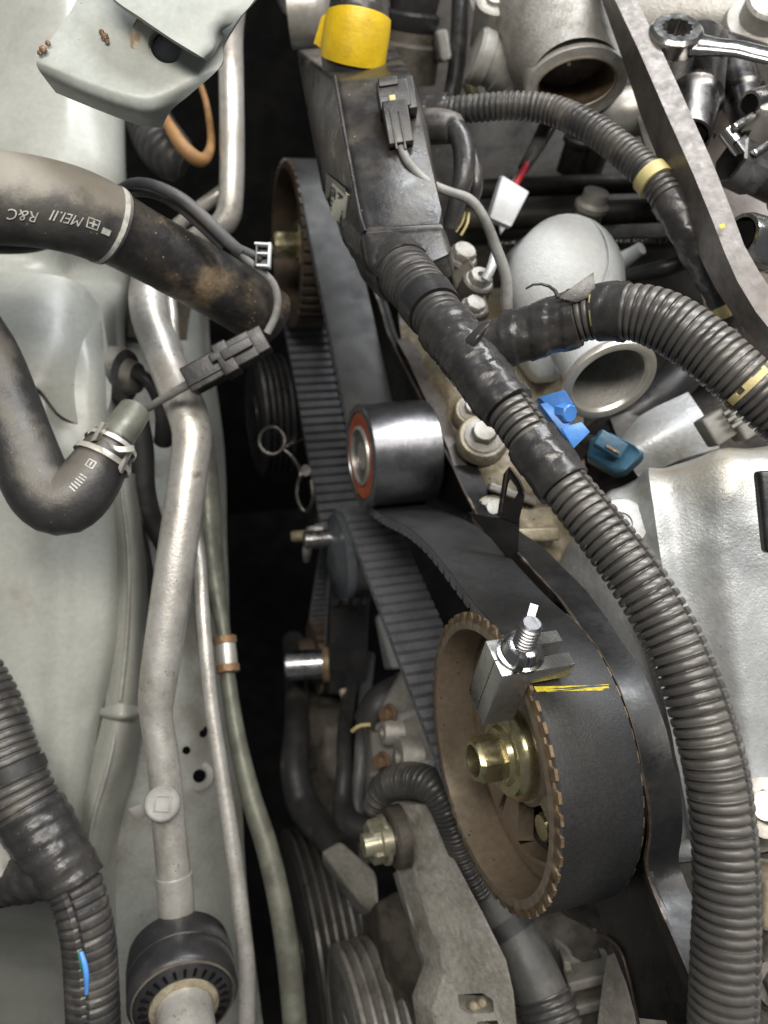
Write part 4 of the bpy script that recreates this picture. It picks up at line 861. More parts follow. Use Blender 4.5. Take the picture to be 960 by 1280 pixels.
hn = thing('main_harness', 'wide split corrugated conduit sweeping from the wiring box to the bottom corner', 'wiring harness', P(880, 1000, .25))
ap = Path([(452, 280, .405, 30), (482, 314, .366, 34), (508, 345, .338, 36), (530, 372, .325, 35), (556, 408, .312, 32), (580, 440, .302, 31), (596, 462, .297, 30)])
sweep('conduit', ap, M['conduitd'], hn, ds=.0004, seg=36, prof=ribs(.0032, .0011, .5), smooth=30)
sweep('smooth_cuff', ap, M['plastic'], hn, s0=ap.near(533, 376), s1=ap.near(545, 392), ds=.0015, seg=36, prof=lambda s, t, r: r + .0008)
sweep('tape_wrap', ap, M['tape'], hn, s0=ap.near(556, 408), s1=ap.L - .001, ds=.0008, seg=48, prof=tapeprof(.0011, .009, .0012))
sweep('tape_wrap', ap, M['tape'], hn, s0=.01, s1=ap.near(506, 343), ds=.0008, seg=48, prof=tapeprof(.0008, .004, .0006, 5))
mp_ = Path([(572, 428, .304, 31), (592, 455, .298, 31), (615, 486, .292, 30.5), (640, 518, .287, 30), (701, 601, .275, 31), (750, 662, .267, 33.5), (792, 718, .261, 35.5), (826, 772, .257, 37), (854, 830, .253, 38), (880, 905, .249, 39), (897, 975, .247, 39.5), (905, 1045, .246, 40), (908, 1120, .245, 41), (906, 1210, .245, 42), (902, 1310, .245, 42)], .002)
q0 = mp_.near(720, 620)
# which side of the tube is up and to the right in the picture
best = max(np.linspace(0, 2 * PI, 72, endpoint=False), key=lambda a: (mp_.pt(q0, a) - Vector(mp_.at(q0)[0])).dot(scr(.50, -.45, .72)))
sg = 1 if (mp_.pt(q0, best + .6) - CAM).length > (mp_.pt(q0, best - .6) - CAM).length else -1
sweep('conduit', mp_, M['conduit'], hn, s0=mp_.near(628, 502), ds=.00028, seg=72, prof=ribs(.00325, .0019, .66, slit=best, sgn=sg), smooth=30)
sweep('tape_wrap', mp_, M['tape'], hn, s0=.002, s1=mp_.near(636, 513), ds=.0008, seg=48, prof=tapeprof(.0013, .010, .0012, 2))
sweep('tape_wrap', mp_, M['tape'], hn, s0=mp_.near(666, 554), s1=mp_.near(704, 604), ds=.0008, seg=48, prof=tapeprof(.0006, .014, .0009, 9))
bp_ = Path([(588, 432, .303, 22), (620, 430, .3, 27), (650, 420, .297, 29), (700, 404, .292, 31), (741, 393, .287, 32), (790, 390, .28, 35), (833, 403, .275, 37.5), (880, 434, .27, 37.5), (920, 468, .266, 36.5), (990, 530, .262, 36.5)], .002)
sweep('branch_conduit', bp_, M['conduit'], hn, s0=bp_.near(718, 398), ds=.00027, seg=44, prof=ribs(.0027, .0015, .66), smooth=30)
sweep('tape_wrap', bp_, M['tape'], hn, s0=.001, s1=bp_.near(722, 397), ds=.0008, seg=48, prof=tapeprof(.0012, .012, .0010, 4))
sweep('tape_wrap', bp_, M['tape'], hn, s0=bp_.near(748, 392), s1=bp_.near(786, 390), ds=.0008, seg=44, prof=tapeprof(.0004, .02, .0007, 6))
extr('tape_tail', [(697, 372, .281), (742, 340, .279), (745, 368, .279), (720, 378, .280)], scr(0, 0, -.0004), M['tape'], hn, bev=.0001)
tube('tape_tail', [(657, 361, .285, 1.2), (668, 355, .284, 1.6), (682, 356, .283, 1.8), (693, 362, .282, 2.2), (698, 372, .281, 3)], M['tape'], hn, seg=8)
for (x, y, wpx) in ((748, 376, 5), (936, 478, 7)):
    q = bp_.near(x, y); sweep('paint_band', bp_, M['cream'], hn, s0=q - .0009, s1=q + wpx * .00024, ds=.0004, seg=44, prof=lambda s, t, r: r + .0004 - .003 * (noise.noise(Vector((math.cos(t) * 2.5, math.sin(t) * 2.5, s * 300 + q))) > .12))
# loose tape edge at the fork
sheet('tape_tail', [[(556, 452, .300), (575, 430, .292), (600, 405, .29)], [(562, 470, .301), (590, 430, .288), (611, 404, .288)], [(572, 478, .302), (584, 455, .292), (604, 420, .289)]], M['tape'], hn, th=.0004, sub=6)

uh = thing('upper_harness', 'thinner grey corrugated conduit arching under the manifold with yellow bands', 'wiring harness', P(800, 220, .40))
up_ = Path([(522, 138, .425, 14), (560, 138, .42, 16), (600, 135, .415, 16.5), (645, 132, .41, 17), (690, 138, .405, 18), (735, 158, .395, 19), (780, 190, .385, 20), (816, 224, .376, 20.5), (845, 265, .37, 20), (870, 312, .37, 19), (893, 360, .372, 15), (908, 392, .374, 12), (916, 420, .376, 12)], .002)
sweep('conduit', up_, M['conduitd'], uh, s0=up_.near(556, 138), s1=up_.near(838, 256), ds=.0005, seg=30, prof=ribs(.0030, .0010, .55), smooth=30)
sweep('tape_wrap', up_, M['tape'], uh, s0=.001, s1=up_.near(560, 138), ds=.001, seg=30, prof=tapeprof(.001, .01, .0012))
sweep('tape_wrap', up_, M['tape'], uh, s0=up_.near(834, 250), ds=.001, seg=30, prof=tapeprof(.0009, .013, .0004, 3))
for x, y in ((817, 226), (906, 388)):
    q = up_.near(x, y); sweep('yellow_band', up_, M['cream'], uh, s0=q - .003, s1=q + .003, ds=.001, seg=30, prof=lambda s, t, r: r + .0010)
tube('elbow_boot', [(520, 160, .42, 20), (545, 158, .415, 21), (568, 160, .412, 18), (572, 162, .41, 12)], M['rubbersoft'], uh)
tube('drop_branch', [(562, 150, .413, 13), (578, 178, .41, 14), (580, 215, .408, 13), (572, 250, .41, 11), (562, 285, .415, 10)], M['tape'], uh)
tube('drop_branch', [(575, 165, .42, 10), (592, 205, .42, 10), (594, 235, .42, 9), (588, 260, .425, 7)], M['tape'], uh)
tube('drop_wire', [(586, 266, .425, 1.6), (584, 280, .424, 1.6), (576, 294, .424, 1.6)], M['cream'], uh, seg=8)
tube('drop_wire', [(582, 262, .427, 1.4), (578, 278, .426, 1.4), (570, 290, .426, 1.4)], M['cream'], uh, seg=8)

kc = thing('box_connector', 'black two way connector clipped on the wiring box face with grey lead', 'connector', P(498, 160, .37))
ux_, uy_ = scr(.97, -.16), scr(.17, .98)
obox('connector_body', (497, 158, .368), (ux_, uy_, SB), (.0115, .020, .010), M['plastic'], kc, bev=.0007)
obox('connector_head', (492, 125, .372), (ux_, uy_, SB), (.0145, .013, .011), M['plastic'], kc, bev=.0008)
obox('latch', (485, 108, .370), (ux_, uy_, SB), (.009, .004, .009), M['plastic'], kc, bev=.0006)
obox('latch', (513, 122, .372), (ux_, uy_, SB), (.004, .015, .010), M['plastic'], kc, bev=.0006)
for dx in (-5, 6): obox('rib', (497 + dx, 162, .3625), (ux_, uy_, SB), (.0010, .018, .001), M['plastic'], kc, bev=.0002)
obox('terminal', (491, 126, .3655), (ux_, uy_, SB), (.0028, .005, .0012), M['cream'], kc, bev=.0002)
tube('lead', [(501, 185, .366, 5.5), (512, 205, .362, 6), (535, 228, .36, 6), (562, 240, .36, 6), (588, 250, .362, 6.5), (606, 275, .366, 6.5), (620, 310, .372, 7), (632, 345, .378, 7), (634, 385, .385, 7)], M['wirepale'], kc, seg=16)

wc = thing('white_connector', 'white nylon plug hanging on a red wire above the water outlet', 'connector', P(632, 255, .44))
wb = hull8('plug_body', [(628, 219, .445), (662, 240, .44), (639, 284, .43), (612, 272, .434)], [(624, 219, .465), (658, 240, .46), (635, 287, .455), (606, 276, .457)], M['white'], wc, bev=.0012)
extr('plug_tab', [(624, 278, .436), (634, 282, .434), (626, 292, .436)], scr(0, 0, -.004), M['white'], wc, bev=.0005)
tube('red_lead', [(644, 232, .448, 4), (652, 218, .452, 4), (658, 205, .455, 4)], M['redwire'], wc, seg=12)
tube('dark_lead', [(640, 228, .452, 2.2), (650, 213, .456, 2.2), (660, 200, .458, 2.2)], M['wire'], wc, seg=12)
tube('lead_sleeve', [(654, 211, .456, 7), (668, 188, .462, 9), (684, 158, .47, 11), (694, 130, .48, 11)], M['tape'], wc)

bc = thing('blue_clip', 'bright blue plastic wiring clip beside the wide conduit', 'clip', P(698, 530, .35))
e1, e2 = scr(.62, .78), scr(.86, -.5)
def cb(*pp): return [(x + 7, y - 3, d - .006) for x, y, d in pp]
extr('clip_frame', cb((666, 500, .338), (699, 490, .336), (711, 508, .335), (682, 516, .337)), scr(0, 0, -.010), M['blue'], bc, bev=.0005)
extr('clip_spine', cb((668, 508, .3373), (684, 504, .3373), (714, 546, .3343), (706, 558, .335)), scr(0, 0, -.012), M['blue'], bc, bev=.0005)
extr('clip_base', cb((694, 538, .3350), (720, 530, .3330), (731, 543, .3325), (710, 564, .3340)), scr(0, 0, -.010), M['blue'], bc, bev=.0005)
c = P(712, 517, .328); lathe('clip_post', [(-.008, .0040), (.0, .0040), (.0006, .0034), (.0006, 0)], c, (SB * .7 + SR * .4 - SU * .2), M['blue'], bc, seg=8)
tl = thing('teal_connector', 'dark teal connector plug beside the blue clip', 'connector', P(768, 570, .37))
hull8('plug_body', [(737, 548, .372), (762, 540, .368), (792, 556, .362), (806, 566, .362), (800, 572, .362), (782, 588, .362), (768, 590, .365), (734, 572, .372)], [(737, 552, .395), (762, 544, .392), (792, 562, .388), (806, 572, .388), (800, 580, .388), (782, 596, .388), (768, 598, .39), (734, 578, .395)], M['teal'], tl, bev=.0015)
obox('latch', (762, 556, .362), (scr(.85, .5), scr(-.5, .85), SB), (.014, .008, .006), M['teal'], tl, bev=.001)
obox('latch_window', (766, 562, .3585), (scr(.85, .5), scr(-.5, .85), SB), (.007, .0012, .001), M['orange'], tl, bev=.0002)
tube('plug_boot', [(742, 556, .378, 12), (730, 552, .382, 10), (718, 548, .388, 6)], M['rubber'], tl)
gc = thing('grey_connector', 'dusty grey plastic connector under the right end of branch conduit', 'connector', P(905, 530, .36))
obox('plug_body', (902, 530, .365), (scr(.8, -.5), scr(.5, .8), SB), (.018, .014, .012), M['greyplastic'], gc, bev=.0015)
obox('plug_neck', (925, 522, .362), (scr(.8, -.5), scr(.5, .8), SB), (.012, .019, .014), M['greyplastic'], gc, bev=.002)
for k_ in (-1, 0, 1): obox('rib', (921 + 5 * k_, 519 + 8 * k_, .354), (scr(.8, -.5), scr(.5, .8), SB), (.010, .0016, .002), M['greyplastic'], gc, bev=.0004)

# water outlet elbow
wo = thing('water_outlet', 'pale cast water outlet with round dome and flared open neck', 'pipe fitting', P(730, 400, .42))
c = P(708, 352, .43)
V, Fc = [], []; na, nb = 20, 36
for i in range(na + 1):
    a = PI * .5 * i / na
    for j in range(nb):
        t = 2 * PI * j / nb; v = SR * math.cos(t) * math.cos(a) * .0305 * (1 + .03 * math.cos(2 * t)) - SU * math.sin(t) * math.cos(a) * .0355 + SB * math.sin(a) * .024
        V.append(c + v + SR * .0006 * noise.noise(v * 60))
for i in range(na):
    for j in range(nb): Fc.append([i * nb + j, i * nb + (j + 1) % nb, (i + 1) * nb + (j + 1) % nb, (i + 1) * nb + j])
for j in range(nb): V.append(Vector(V[j]) - SB * .03)
o_ = (na + 1) * nb
for j in range(nb): Fc.append([j, (j + 1) % nb, o_ + (j + 1) % nb, o_ + j])
mk('dome', V, Fc, M['castfine'], wo)
hull8('dome_wall', [(640, 320, .435), (668, 290, .43), (690, 400, .42), (700, 470, .42), (672, 475, .43), (648, 440, .44)], [(630, 320, .49), (660, 290, .49), (690, 400, .48), (700, 480, .48), (660, 485, .48), (630, 450, .49)], M['castfine'], wo, bev=.005)
tube('parting_line', [(742, 276, .418, 1), (757, 296, .4105, 1.2), (762, 325, .408, 1.2), (756, 352, .406, 1.2), (748, 378, .406, 1.2)], M['castfine'], wo, seg=8)
aw = scr(.29 * .78, .96 * .78, .625); cw = P(763, 478, .372)
lathe('neck', [(-.040, .0150), (-.032, .0178), (-.016, .0178), (-.009, .0190), (-.005, .0212)], cw, aw, M['castfine'], wo, seg=56, cap=False)
lathe('flare', [(-.0055, .0208), (-.0035, .0226), (-.0012, .0230), (.0, .0224), (.0004, .0208), (-.0002, .0186), (-.002, .0176)], cw, aw, M['alu'], wo, seg=64, cap=False)
lathe('bore', [(-.002, .0177), (-.010, .0172), (-.040, .0165), (-.041, .0)], cw, aw, M['cast'], wo, seg=48, cap=False)
wn = thing('sensor_cluster', 'pale metal sensors and bolts clustered behind the taped harness fork', 'sensor', P(595, 345, .42))
for x, y, d, r, h in ((598, 352, .415, .0075, .005), (592, 384, .41, .0065, .004), (577, 322, .43, .008, .006)):
    c = P(x, y, d); ax_ = UZ + SB * .4 + SR * .2
    lathe('sensor_body', [(-.012, r * 1.2), (0, r * 1.1), (.001, r * .9), (.001, 0)], c, ax_, M['castd'], wn, seg=28)
    hexbolt('sensor_nut', c, ax_, r * .85, h, M['cast'], wn, flange=1.15, hole=r * .3 if x > 595 else 0)
tube('sensor_stem', [(606, 350, .405, 6), (614, 335, .405, 6), (618, 318, .408, 5)], M['castw'], wn)
hull8('sensor_plate', [(560, 330, .43), (585, 318, .425), (600, 345, .415), (612, 390, .41), (590, 410, .41), (570, 370, .42)], [(560, 335, .45), (585, 325, .45), (600, 350, .45), (612, 395, .44), (590, 415, .44), (570, 375, .45)], M['castd'], wn, bev=.002)

# steel bar across the corner
br = loft('steel_bar', [[(x0, y0, d), (x1, y1, d), (x1 - a_, y1 + 4, d + .022), (x0 - a_, y0 + 8, d + .022)] for x0, y0, x1, y1, d, a_ in
     ((752, -40, 775, -44, .40, 10), (768, -2, 792, -8, .392, 14), (800, 66, 825, 58, .38, 22), (832, 140, 858, 130, .367, 30), (866, 216, 891, 204, .355, 34), (890, 274, 914, 262, .346, 32), (906, 316, 930, 306, .340, 30), (922, 352, 948, 338, .335, 28), (945, 390, 972, 374, .331, 26), (985, 440, 1010, 422, .327, 24))], M['bar'], smooth=35,
     label='long steel lever bar slanting across the upper corner past the sockets', cat='bar')
extr('yellow_mark', [(898, 282, .3415), (905, 279, .3415), (907, 284, .3411), (901, 286, .3411)], scr(0, 0, -.0003), M['yellowpaint'], br, bev=0)

# hand tools
def sock(nm, label, p0, p1, prof, mt, bore, grp=None, hexn=6, mt2=None):
    a, b = P(*p0), P(*p1); ax = (b - a); L = ax.length; ax.normalize()
    t = thing(nm, label, 'socket', a, grp)
    pr_ = [(0, prof[0][1] * .5)] + [(f_ * L, r) for f_, r in prof] + [(L, bore * 1.06), (L - .009, bore * 1.06)]
    lathe('socket_body', pr_, a, ax, mt, t, seg=40, smooth=30)
    lathe('bore', [(L - .0086, .0), (L - .0086, bore), (L - .0002, bore)], a, ax, mt2 or M['dark'], t, seg=hexn, smooth=0)
    return t
sock('deep_socket', 'dark chrome deep socket lying under the ring wrench', (876, 55, .415), (862, 172, .375), [(0, .0125), (.04, .0135), (.60, .0135), (.63, .0140), (.65, .0128), (.70, .0120), (.97, .0102), (1, .0096)], M['socket'], .0078, 'sockets on the engine top')
sock('deep_socket', 'slimmer dark chrome socket standing next to the deep socket', (915, 75, .42), (946, 178, .385), [(0, .0100), (.45, .0100), (.47, .0110), (.5, .0095), (.95, .0085), (1, .008)], M['socket'], .006, 'sockets on the engine top')
sock('star_socket', 'small bright star bit socket poking in from the picture edge', (985, 116, .385), (937, 130, .372), [(0, .0062), (.9, .0062), (1, .0058)], M['chrome'], .0042, 'sockets on the engine top', 12)
sock('chrome_socket', 'bright chrome socket half cut by the picture edge below the black swivel joint', (1000, 318, .36), (925, 296, .345), [(0, .0115), (.5, .0115), (.52, .0110), (.92, .0108), (1, .0100)], M['chrome'], .0078, 'sockets on the engine top')
uj = thing('universal_joint', 'bright steel universal joint with black hex adaptor among the sockets', 'universal joint', P(940, 190, .39))
a = P(985, 145, .385); ax = (P(925, 185, .37) - a).normalized()
lathe('yoke', [(0, .010), (.012, .0118), (.020, .0118), (.022, .0105), (.022, 0)], a, ax, M['alu'], uj, seg=36)
c = P(938, 172, .372); s2 = ax.cross(SB).normalized()
for sg in (-1, 1): obox('yoke_arm', c + s2 * .0075 * sg, (ax, s2, SB), (.016, .0035, .010), M['chrome'], uj, bev=.0012)
lathe('cross_pin', [(-.0115, .0), (-.0115, .0035), (.0115, .0035), (.0115, 0)], P(925, 188, .372), s2, M['chrome'], uj, seg=20)
obox('cross_block', P(928, 186, .372), (ax, s2, SB), (.009, .009, .009), M['socket'], uj, bev=.0015)
a = P(912, 200, .375); b = P(975, 232, .385); ax = (b - a).normalized()
lathe('hex_adaptor', [(0, .0105), (.001, .0115), (.016, .0115), (.017, .010)], a, ax, M['socket'], uj, seg=6, smooth=20)
lathe('adaptor_shank', [(.016, .0095), (.035, .0095), (.036, .0125), (.06, .0125)], a, ax, M['plastic'], uj, seg=32)
wr = thing('ring_wrench', 'chrome ring wrench resting across the sockets', 'wrench', P(840, 50, .385))
c = P(843, 47, .385); axw = (UZ * .80 + SB * .45 - SR * .15).normalized(); hd = (P(960, 85, .375) - c); hd = (hd - axw * hd.dot(axw)).normalized(); ow = axw.cross(hd)
V, Fc = [], []; n = 48
def wring(z, f):
    i = len(V)
    for j in range(n):
        t = 2 * PI * j / n; r = f(j, t); V.append(c + axw * z + hd * r * math.cos(t) + ow * r * math.sin(t))
    return i
inn = lambda j, t: .0074 - .0009 * (j % 4 in (0, 3))
rs = [wring(-.005, inn), wring(-.005, lambda j, t: .0112), wring(-.0035, lambda j, t: .0128), wring(.0035, lambda j, t: .0128), wring(.005, lambda j, t: .0112), wring(.005, inn)]
for p_, q_ in zip(rs, rs[1:] + rs[:1]):
    for j in range(n): Fc.append([p_ + j, p_ + (j + 1) % n, q_ + (j + 1) % n, q_ + j])
mk('ring_head', V, Fc, M['chrome'], wr, smooth=30)
rings = []
for d_, w_, h_, z_ in ((.010, .0085, .0040, -.001), (.018, .0060, .0032, .0005), (.030, .0058, .0026, .003), (.08, .0062, .0024, .005), (.15, .0062, .0024, .006)):
    b_ = c + hd * d_ + axw * z_; rings.append([b_ + ow * w_ * math.cos(t) + axw * h_ * math.sin(t) for t in np.linspace(0, 2 * PI, 16, endpoint=False)])
loft('handle', rings, M['chrome'], wr)
w2 = thing('flat_wrench', 'second chrome wrench handle lying beyond the ring wrench', 'wrench', P(900, 45, .42))
loft('handle', [[P(x, y, d) + SU * .0045 * k1 * s_ + SB * .002 * k2 for k1, k2 in ((1, 0), (.5, 1), (-.5, 1), (-1, 0), (-.5, -1), (.5, -1))] for x, y, d, s_ in ((862, 30, .43, .25), (876, 36, .426, .9), (905, 48, .415, 1.1), (940, 60, .405, 1.1), (1000, 80, .39, 1.1))], M['chrome'], w2)
lathe('stud', [(-.01, .005), (.004, .005), (.005, .004), (.005, 0)], P(820, 92, .45), UZ, M['chrome'], None, seg=20, label='tiny chrome stud between steel bar and deep socket', cat='stud')
extr('feeler_strip', [(876, 160, .425), (896, 168, .42), (893, 173, .42), (878, 166, .425)], scr(0, 0, -.0005), M['chrome'], None, bev=0, label='thin bright metal strip lying past the open socket end', cat='strip')

# bits behind the top of the wiring box
for x, y, d, r in ((508, 20, .56, 22), ):
    c = P(x, y + 60, d); t = thing('threaded_sensor', 'dark round threaded sensor behind the yellow tape', 'sensor', c)
    lathe('sensor_body', [(-.01, .022), (.012, .022), (.014, .018), (.020, .0175)], c, UZ + SU * .3, M['castd'], t, seg=28)
    lathe('sensor_cap', [(.020, .016), (.026, .019), (.030, .019), (.032, .016), (.040, .017), (.050, .016), (.06, .015), (.06, 0)], c, UZ + SU * .3, M['plastic'], t, seg=28)
tube('dark_cable', [(576, -30, .55, 10), (574, 40, .55, 11), (570, 90, .55, 11), (562, 130, .55, 10)], M['tape'], None, label='dark taped cable dropping between sensor and manifold', cat='cable')
hull8('pale_clip', [(545, 38, .53), (560, 35, .525), (566, 75, .52), (552, 78, .525)], [(538, 40, .56), (555, 38, .56), (560, 78, .56), (542, 80, .56)], M['greyplastic'], None, bev=.003, label='pale plastic clip on the dark taped cable', cat='clip')
t = thing('metal_canister', 'silver rounded canister at top centre beside the yellow tape', 'canister', P(400, 15, .5))
a = P(362, 12, .50); lathe('canister_body', [(0, .022), (.016, .022), (.022, .019), (.026, .012), (.027, 0)], a, SR + SU * .05, M['alu'], t, seg=40)
hull8('canister_bracket', [(336, -20, .49), (366, -24, .485), (362, 24, .49), (352, 14, .49)], [(336, -20, .53), (366, -24, .525), (362, 24, .53), (352, 14, .53)], M['socket'], t, bev=.001)

# ================================================================== fender side
bk_ = thing('stamped_bracket', 'pale painted stamped bracket with threaded hole at the upper corner', 'bracket', P(170, 80, .32))
lp = sheet('lower_plate', [
    [(118, -60, .315), (170, -60, .315), (230, -60, .318), (330, -60, .322)],
    [(96, 0, .312), (165, 2, .312), (235, 5, .314), (312, 0, .32)],
    [(70, 40, .309), (140, 52, .310), (215, 62, .311), (281, 52, .315)],
    [(49, 70, .307), (120, 92, .307), (195, 108, .308), (276, 82, .313)],
    [(46, 82, .308), (112, 108, .307), (185, 128, .308), (240, 116, .314)],
    [(56, 98, .313), (112, 122, .311), (178, 143, .312), (214, 138, .316)],
    [(70, 116, .324), (116, 135, .323), (172, 156, .324), (202, 160, .326)]], M['paintw'], bk_, th=.0018, sub=7)
c = P(208, 58, .312); nn = tocam(c)
cut(lp, [lathe('cutter', [(-.02, .0062), (.02, .0062)], c, nn + SU * .1, M['dark'], seg=32)])
lathe('weld_nut', [(-.0135, .0)] + [(-.0135 + .00075 * i, .0061 if i % 2 else .0052) for i in range(18)] + [(-.0002, .0085), (-.013, .0085)], c, nn + SU * .1, M['steel'], bk_, seg=32, smooth=20)
lathe('hole_rust', [(-.003, .0062), (.0, .0063), (.0012, .0068), (.0010, .0090), (-.0006, .0135)], c, nn + SU * .1, M['rustring'], bk_, seg=40, cap=False)
sheet('upper_plate', [
    [(120, -40, .300), (190, -50, .302), (260, -60, .304), (345, -60, .306)],
    [(140, -4, .298), (205, -12, .300), (270, -18, .302), (330, -20, .304)],
    [(176, 22, .297), (226, 10, .299), (280, 2, .301), (312, 8, .303)],
    [(214, 48, .297), (246, 34, .299), (278, 24, .302), (292, 28, .304)],
    [(250, 70, .300), (264, 58, .302), (272, 44, .305), (279, 38, .307)],
    [(258, 76, .306), (267, 68, .307), (274, 56, .309), (280, 46, .311)]], M['paintw'], bk_, th=.0018, sub=7)
for x, y, d, s_ in ((131, 46, .3085, 1), (127, 40, .309, .7), (134, 52, .3085, .6), (54, 62, .305, 1), (60, 54, .306, .7), (50, 66, .3055, .7)):
    c = P(x, y, d); lathe('dirt_crumb', [(-.0004, .0016 * s_), (.0004, .0012 * s_), (.0009, .0004)], c, tocam(c), M['orange'], bk_, seg=7, smooth=0)

# large hose with print
uhz = thing('radiator_hose', 'fat dusty black hose with white print entering at upper edge', 'hose', P(100, 280, .35))
hp = Path([(-240, 236, .333, 54), (-160, 236, .333, 54), (-80, 238, .333, 54), (-20, 246, .334, 53), (40, 252, .338, 51), (90, 263, .346, 49), (132, 280, .357, 46), (175, 303, .370, 43), (215, 325, .383, 42), (260, 350, .398, 41), (300, 374, .412, 40), (335, 398, .427, 38)], .002)
qr = hp.near(139, 281)
sweep('hose_end', hp, M['rubberdust'], uhz, s1=qr + .0012, ds=.003, seg=48, prof=lambda s, t, r: r + .0012 + .0003 * noise.noise(Vector((math.cos(t), math.sin(t), s * 30))))
sweep('hose_body', hp, M['rubbermud'], uhz, s0=qr - .002, ds=.003, seg=48)
sweep('white_ring', hp, M['print'], uhz, s0=qr - .0028, s1=qr - .0002, ds=.0008, seg=48, prof=lambda s, t, r: r + .00145, cap=False)
# upside down lettering follows the hose: reads from the white ring back to the cut edge
def on_hose(h, x, y):
    q0_ = h.near(x, y)
    return min(((q0_ + dq, h.theta_cam(q0_) + a) for dq in np.linspace(-.02, .02, 41) for a in np.linspace(-1.3, 1.3, 53)), key=lambda t: pxd(h.pt(t[0], t[1], .001), x, y))
def hosetext(txt, x, y, size, slant=.2):
    q = hp.near(x, y); c_, T, N, B, r = hp.at(q)
    # angle on the hose surface that projects to pixel (x, y)
    q, th = on_hose(hp, x, y)
    V_, F_ = textmesh(txt)
    W = [hp.pt(q - (v.x * .82 + slant * v.y) * size, th + sg_ * v.y * size / r, .0016) for v in V_]
    mk('printed_text', W, F_, M['print'], uhz, smooth=0)
def pxd(p, x, y):
    c_ = ROT.transposed() @ (p - CAM); return (480 + F * c_.x / -c_.z - x) ** 2 + (640 - F * c_.y / -c_.z - y) ** 2
q = hp.near(60, 255); sg_ = 1 if (hp.pt(q, hp.theta_cam(q) + .3) - hp.pt(q, hp.theta_cam(q))).dot(SU) < 0 else -1
hosetext('MEI.II', 106, 272, .0056, .3)
hosetext('R&C', 50, 266, .0058, .3)
def hp_quad(u0, v0, u1, v1, x, y):
    q, th = on_hose(hp, x, y); r = hp.at(q)[4]
    return [hp.pt(q + u, th + v / r, .0016) for u, v in ((u0, v0), (u1, v0), (u1, v1), (u0, v1))]
V, Fc = [], []
for u0, v0, u1, v1 in ((-.002, -.002, .002, -.0016), (-.002, .0016, .002, .002), (-.002, -.002, -.0016, .002), (.0016, -.002, .002, .002), (-.0013, -.0003, .0013, .0003), (-.0003, -.0013, .0003, .0013)):
    i = len(V); V += hp_quad(u0, v0, u1, v1, 116, 280); Fc.append([i, i + 1, i + 2, i + 3])
i = len(V); V += hp_quad(-.0015, -.0012, .0022, .0012, 131, 288); Fc.append([i, i + 1, i + 2, i + 3])
mk('printed_mark', V, Fc, M['print'], uhz, smooth=0)
tube('vacuum_hose', [(-40, 300, .385, 15), (0, 302, .385, 15), (40, 300, .39, 15), (80, 288, .40, 14), (110, 272, .41, 12)], M['rubber'], None, label='glossy black thin hose curving beneath the fat printed hose', cat='hose')
# lower bent hose
lh = thing('heater_hose', 'bent black hose with spring clamp at its short end', 'hose', P(80, 640, .36))
hp2 = Path([(-180, 230, .38, 40), (-110, 305, .375, 40), (-60, 380, .37, 40), (-20, 440, .366, 40), (6, 500, .362, 40), (28, 560, .359, 41), (50, 610, .357, 42), (72, 628, .356, 42), (92, 622, .357, 41), (112, 600, .36, 38), (130, 572, .364, 33), (143, 550, .368, 28)], .002)
sweep('hose_body', hp2, M['rubbersoft'], lh, ds=.003, seg=40)
nk = Path([(140, 554, .368, 24), (150, 540, .371, 22), (160, 526, .375, 21), (168, 514, .379, 20)])
sweep('pipe_stub', nk, M['olive'], lh, ds=.002, seg=32)
q = hp2.near(136, 562)
for dq, wq in ((-.0065, .0024), (.0015, .0022)):
    sweep('spring_clamp', hp2, M['clip'], lh, s0=q + dq, s1=q + dq + wq, ds=.0008, seg=40, prof=lambda s, t, r: r + .0013, cap=False)
extr('clamp_ear', [(112, 552, .352), (119, 550, .350), (131, 528, .350), (126, 527, .352)], scr(.0, 0, -.006), M['clip'], lh, bev=.0006)
loft('clamp_ear', [[(x, y, d), (x + 3, y + 7, d), (x + 3, y + 7, d + .003), (x, y, d + .003)] for x, y, d in ((124, 540, .349), (132, 551, .346), (146, 558, .346), (158, 558, .349), (166, 556, .352))], M['clip'], lh, smooth=60)
extr('clamp_ear', [(160, 562, .353), (166, 556, .353), (150, 592, .354), (147, 584, .353)], scr(0, 0, -.004), M['clip'], lh, bev=.0005)
V, Fc = [], []
def h2q(u0, v0, u1, v1, x, y):
    q, th = on_hose(hp2, x, y); r = hp2.at(q)[4]
    return [hp2.pt(q + u, th + v / r, .0003) for u, v in ((u0, v0), (u1, v0), (u1, v1), (u0, v1))]
for u0, v0, u1, v1 in ((-.0018, -.0018, .0018, -.0014), (-.0018, .0014, .0018, .0018), (-.0018, -.0018, -.0014, .0018), (.0014, -.0018, .0018, .0018), (-.001, -.0003, .001, .0003)):
    i = len(V); V += h2q(u0, v0, u1, v1, 114, 578); Fc.append([i, i + 1, i + 2, i + 3])
for k_ in range(6):
    i = len(V); V += h2q(-.0002 - .0013 * k_, -.002 + .0004 * (k_ % 2), .0002 - .0013 * k_, .0014, 106, 594); Fc.append([i, i + 1, i + 2, i + 3])
mk('printed_mark', V, Fc, M['print'], lh, smooth=0)
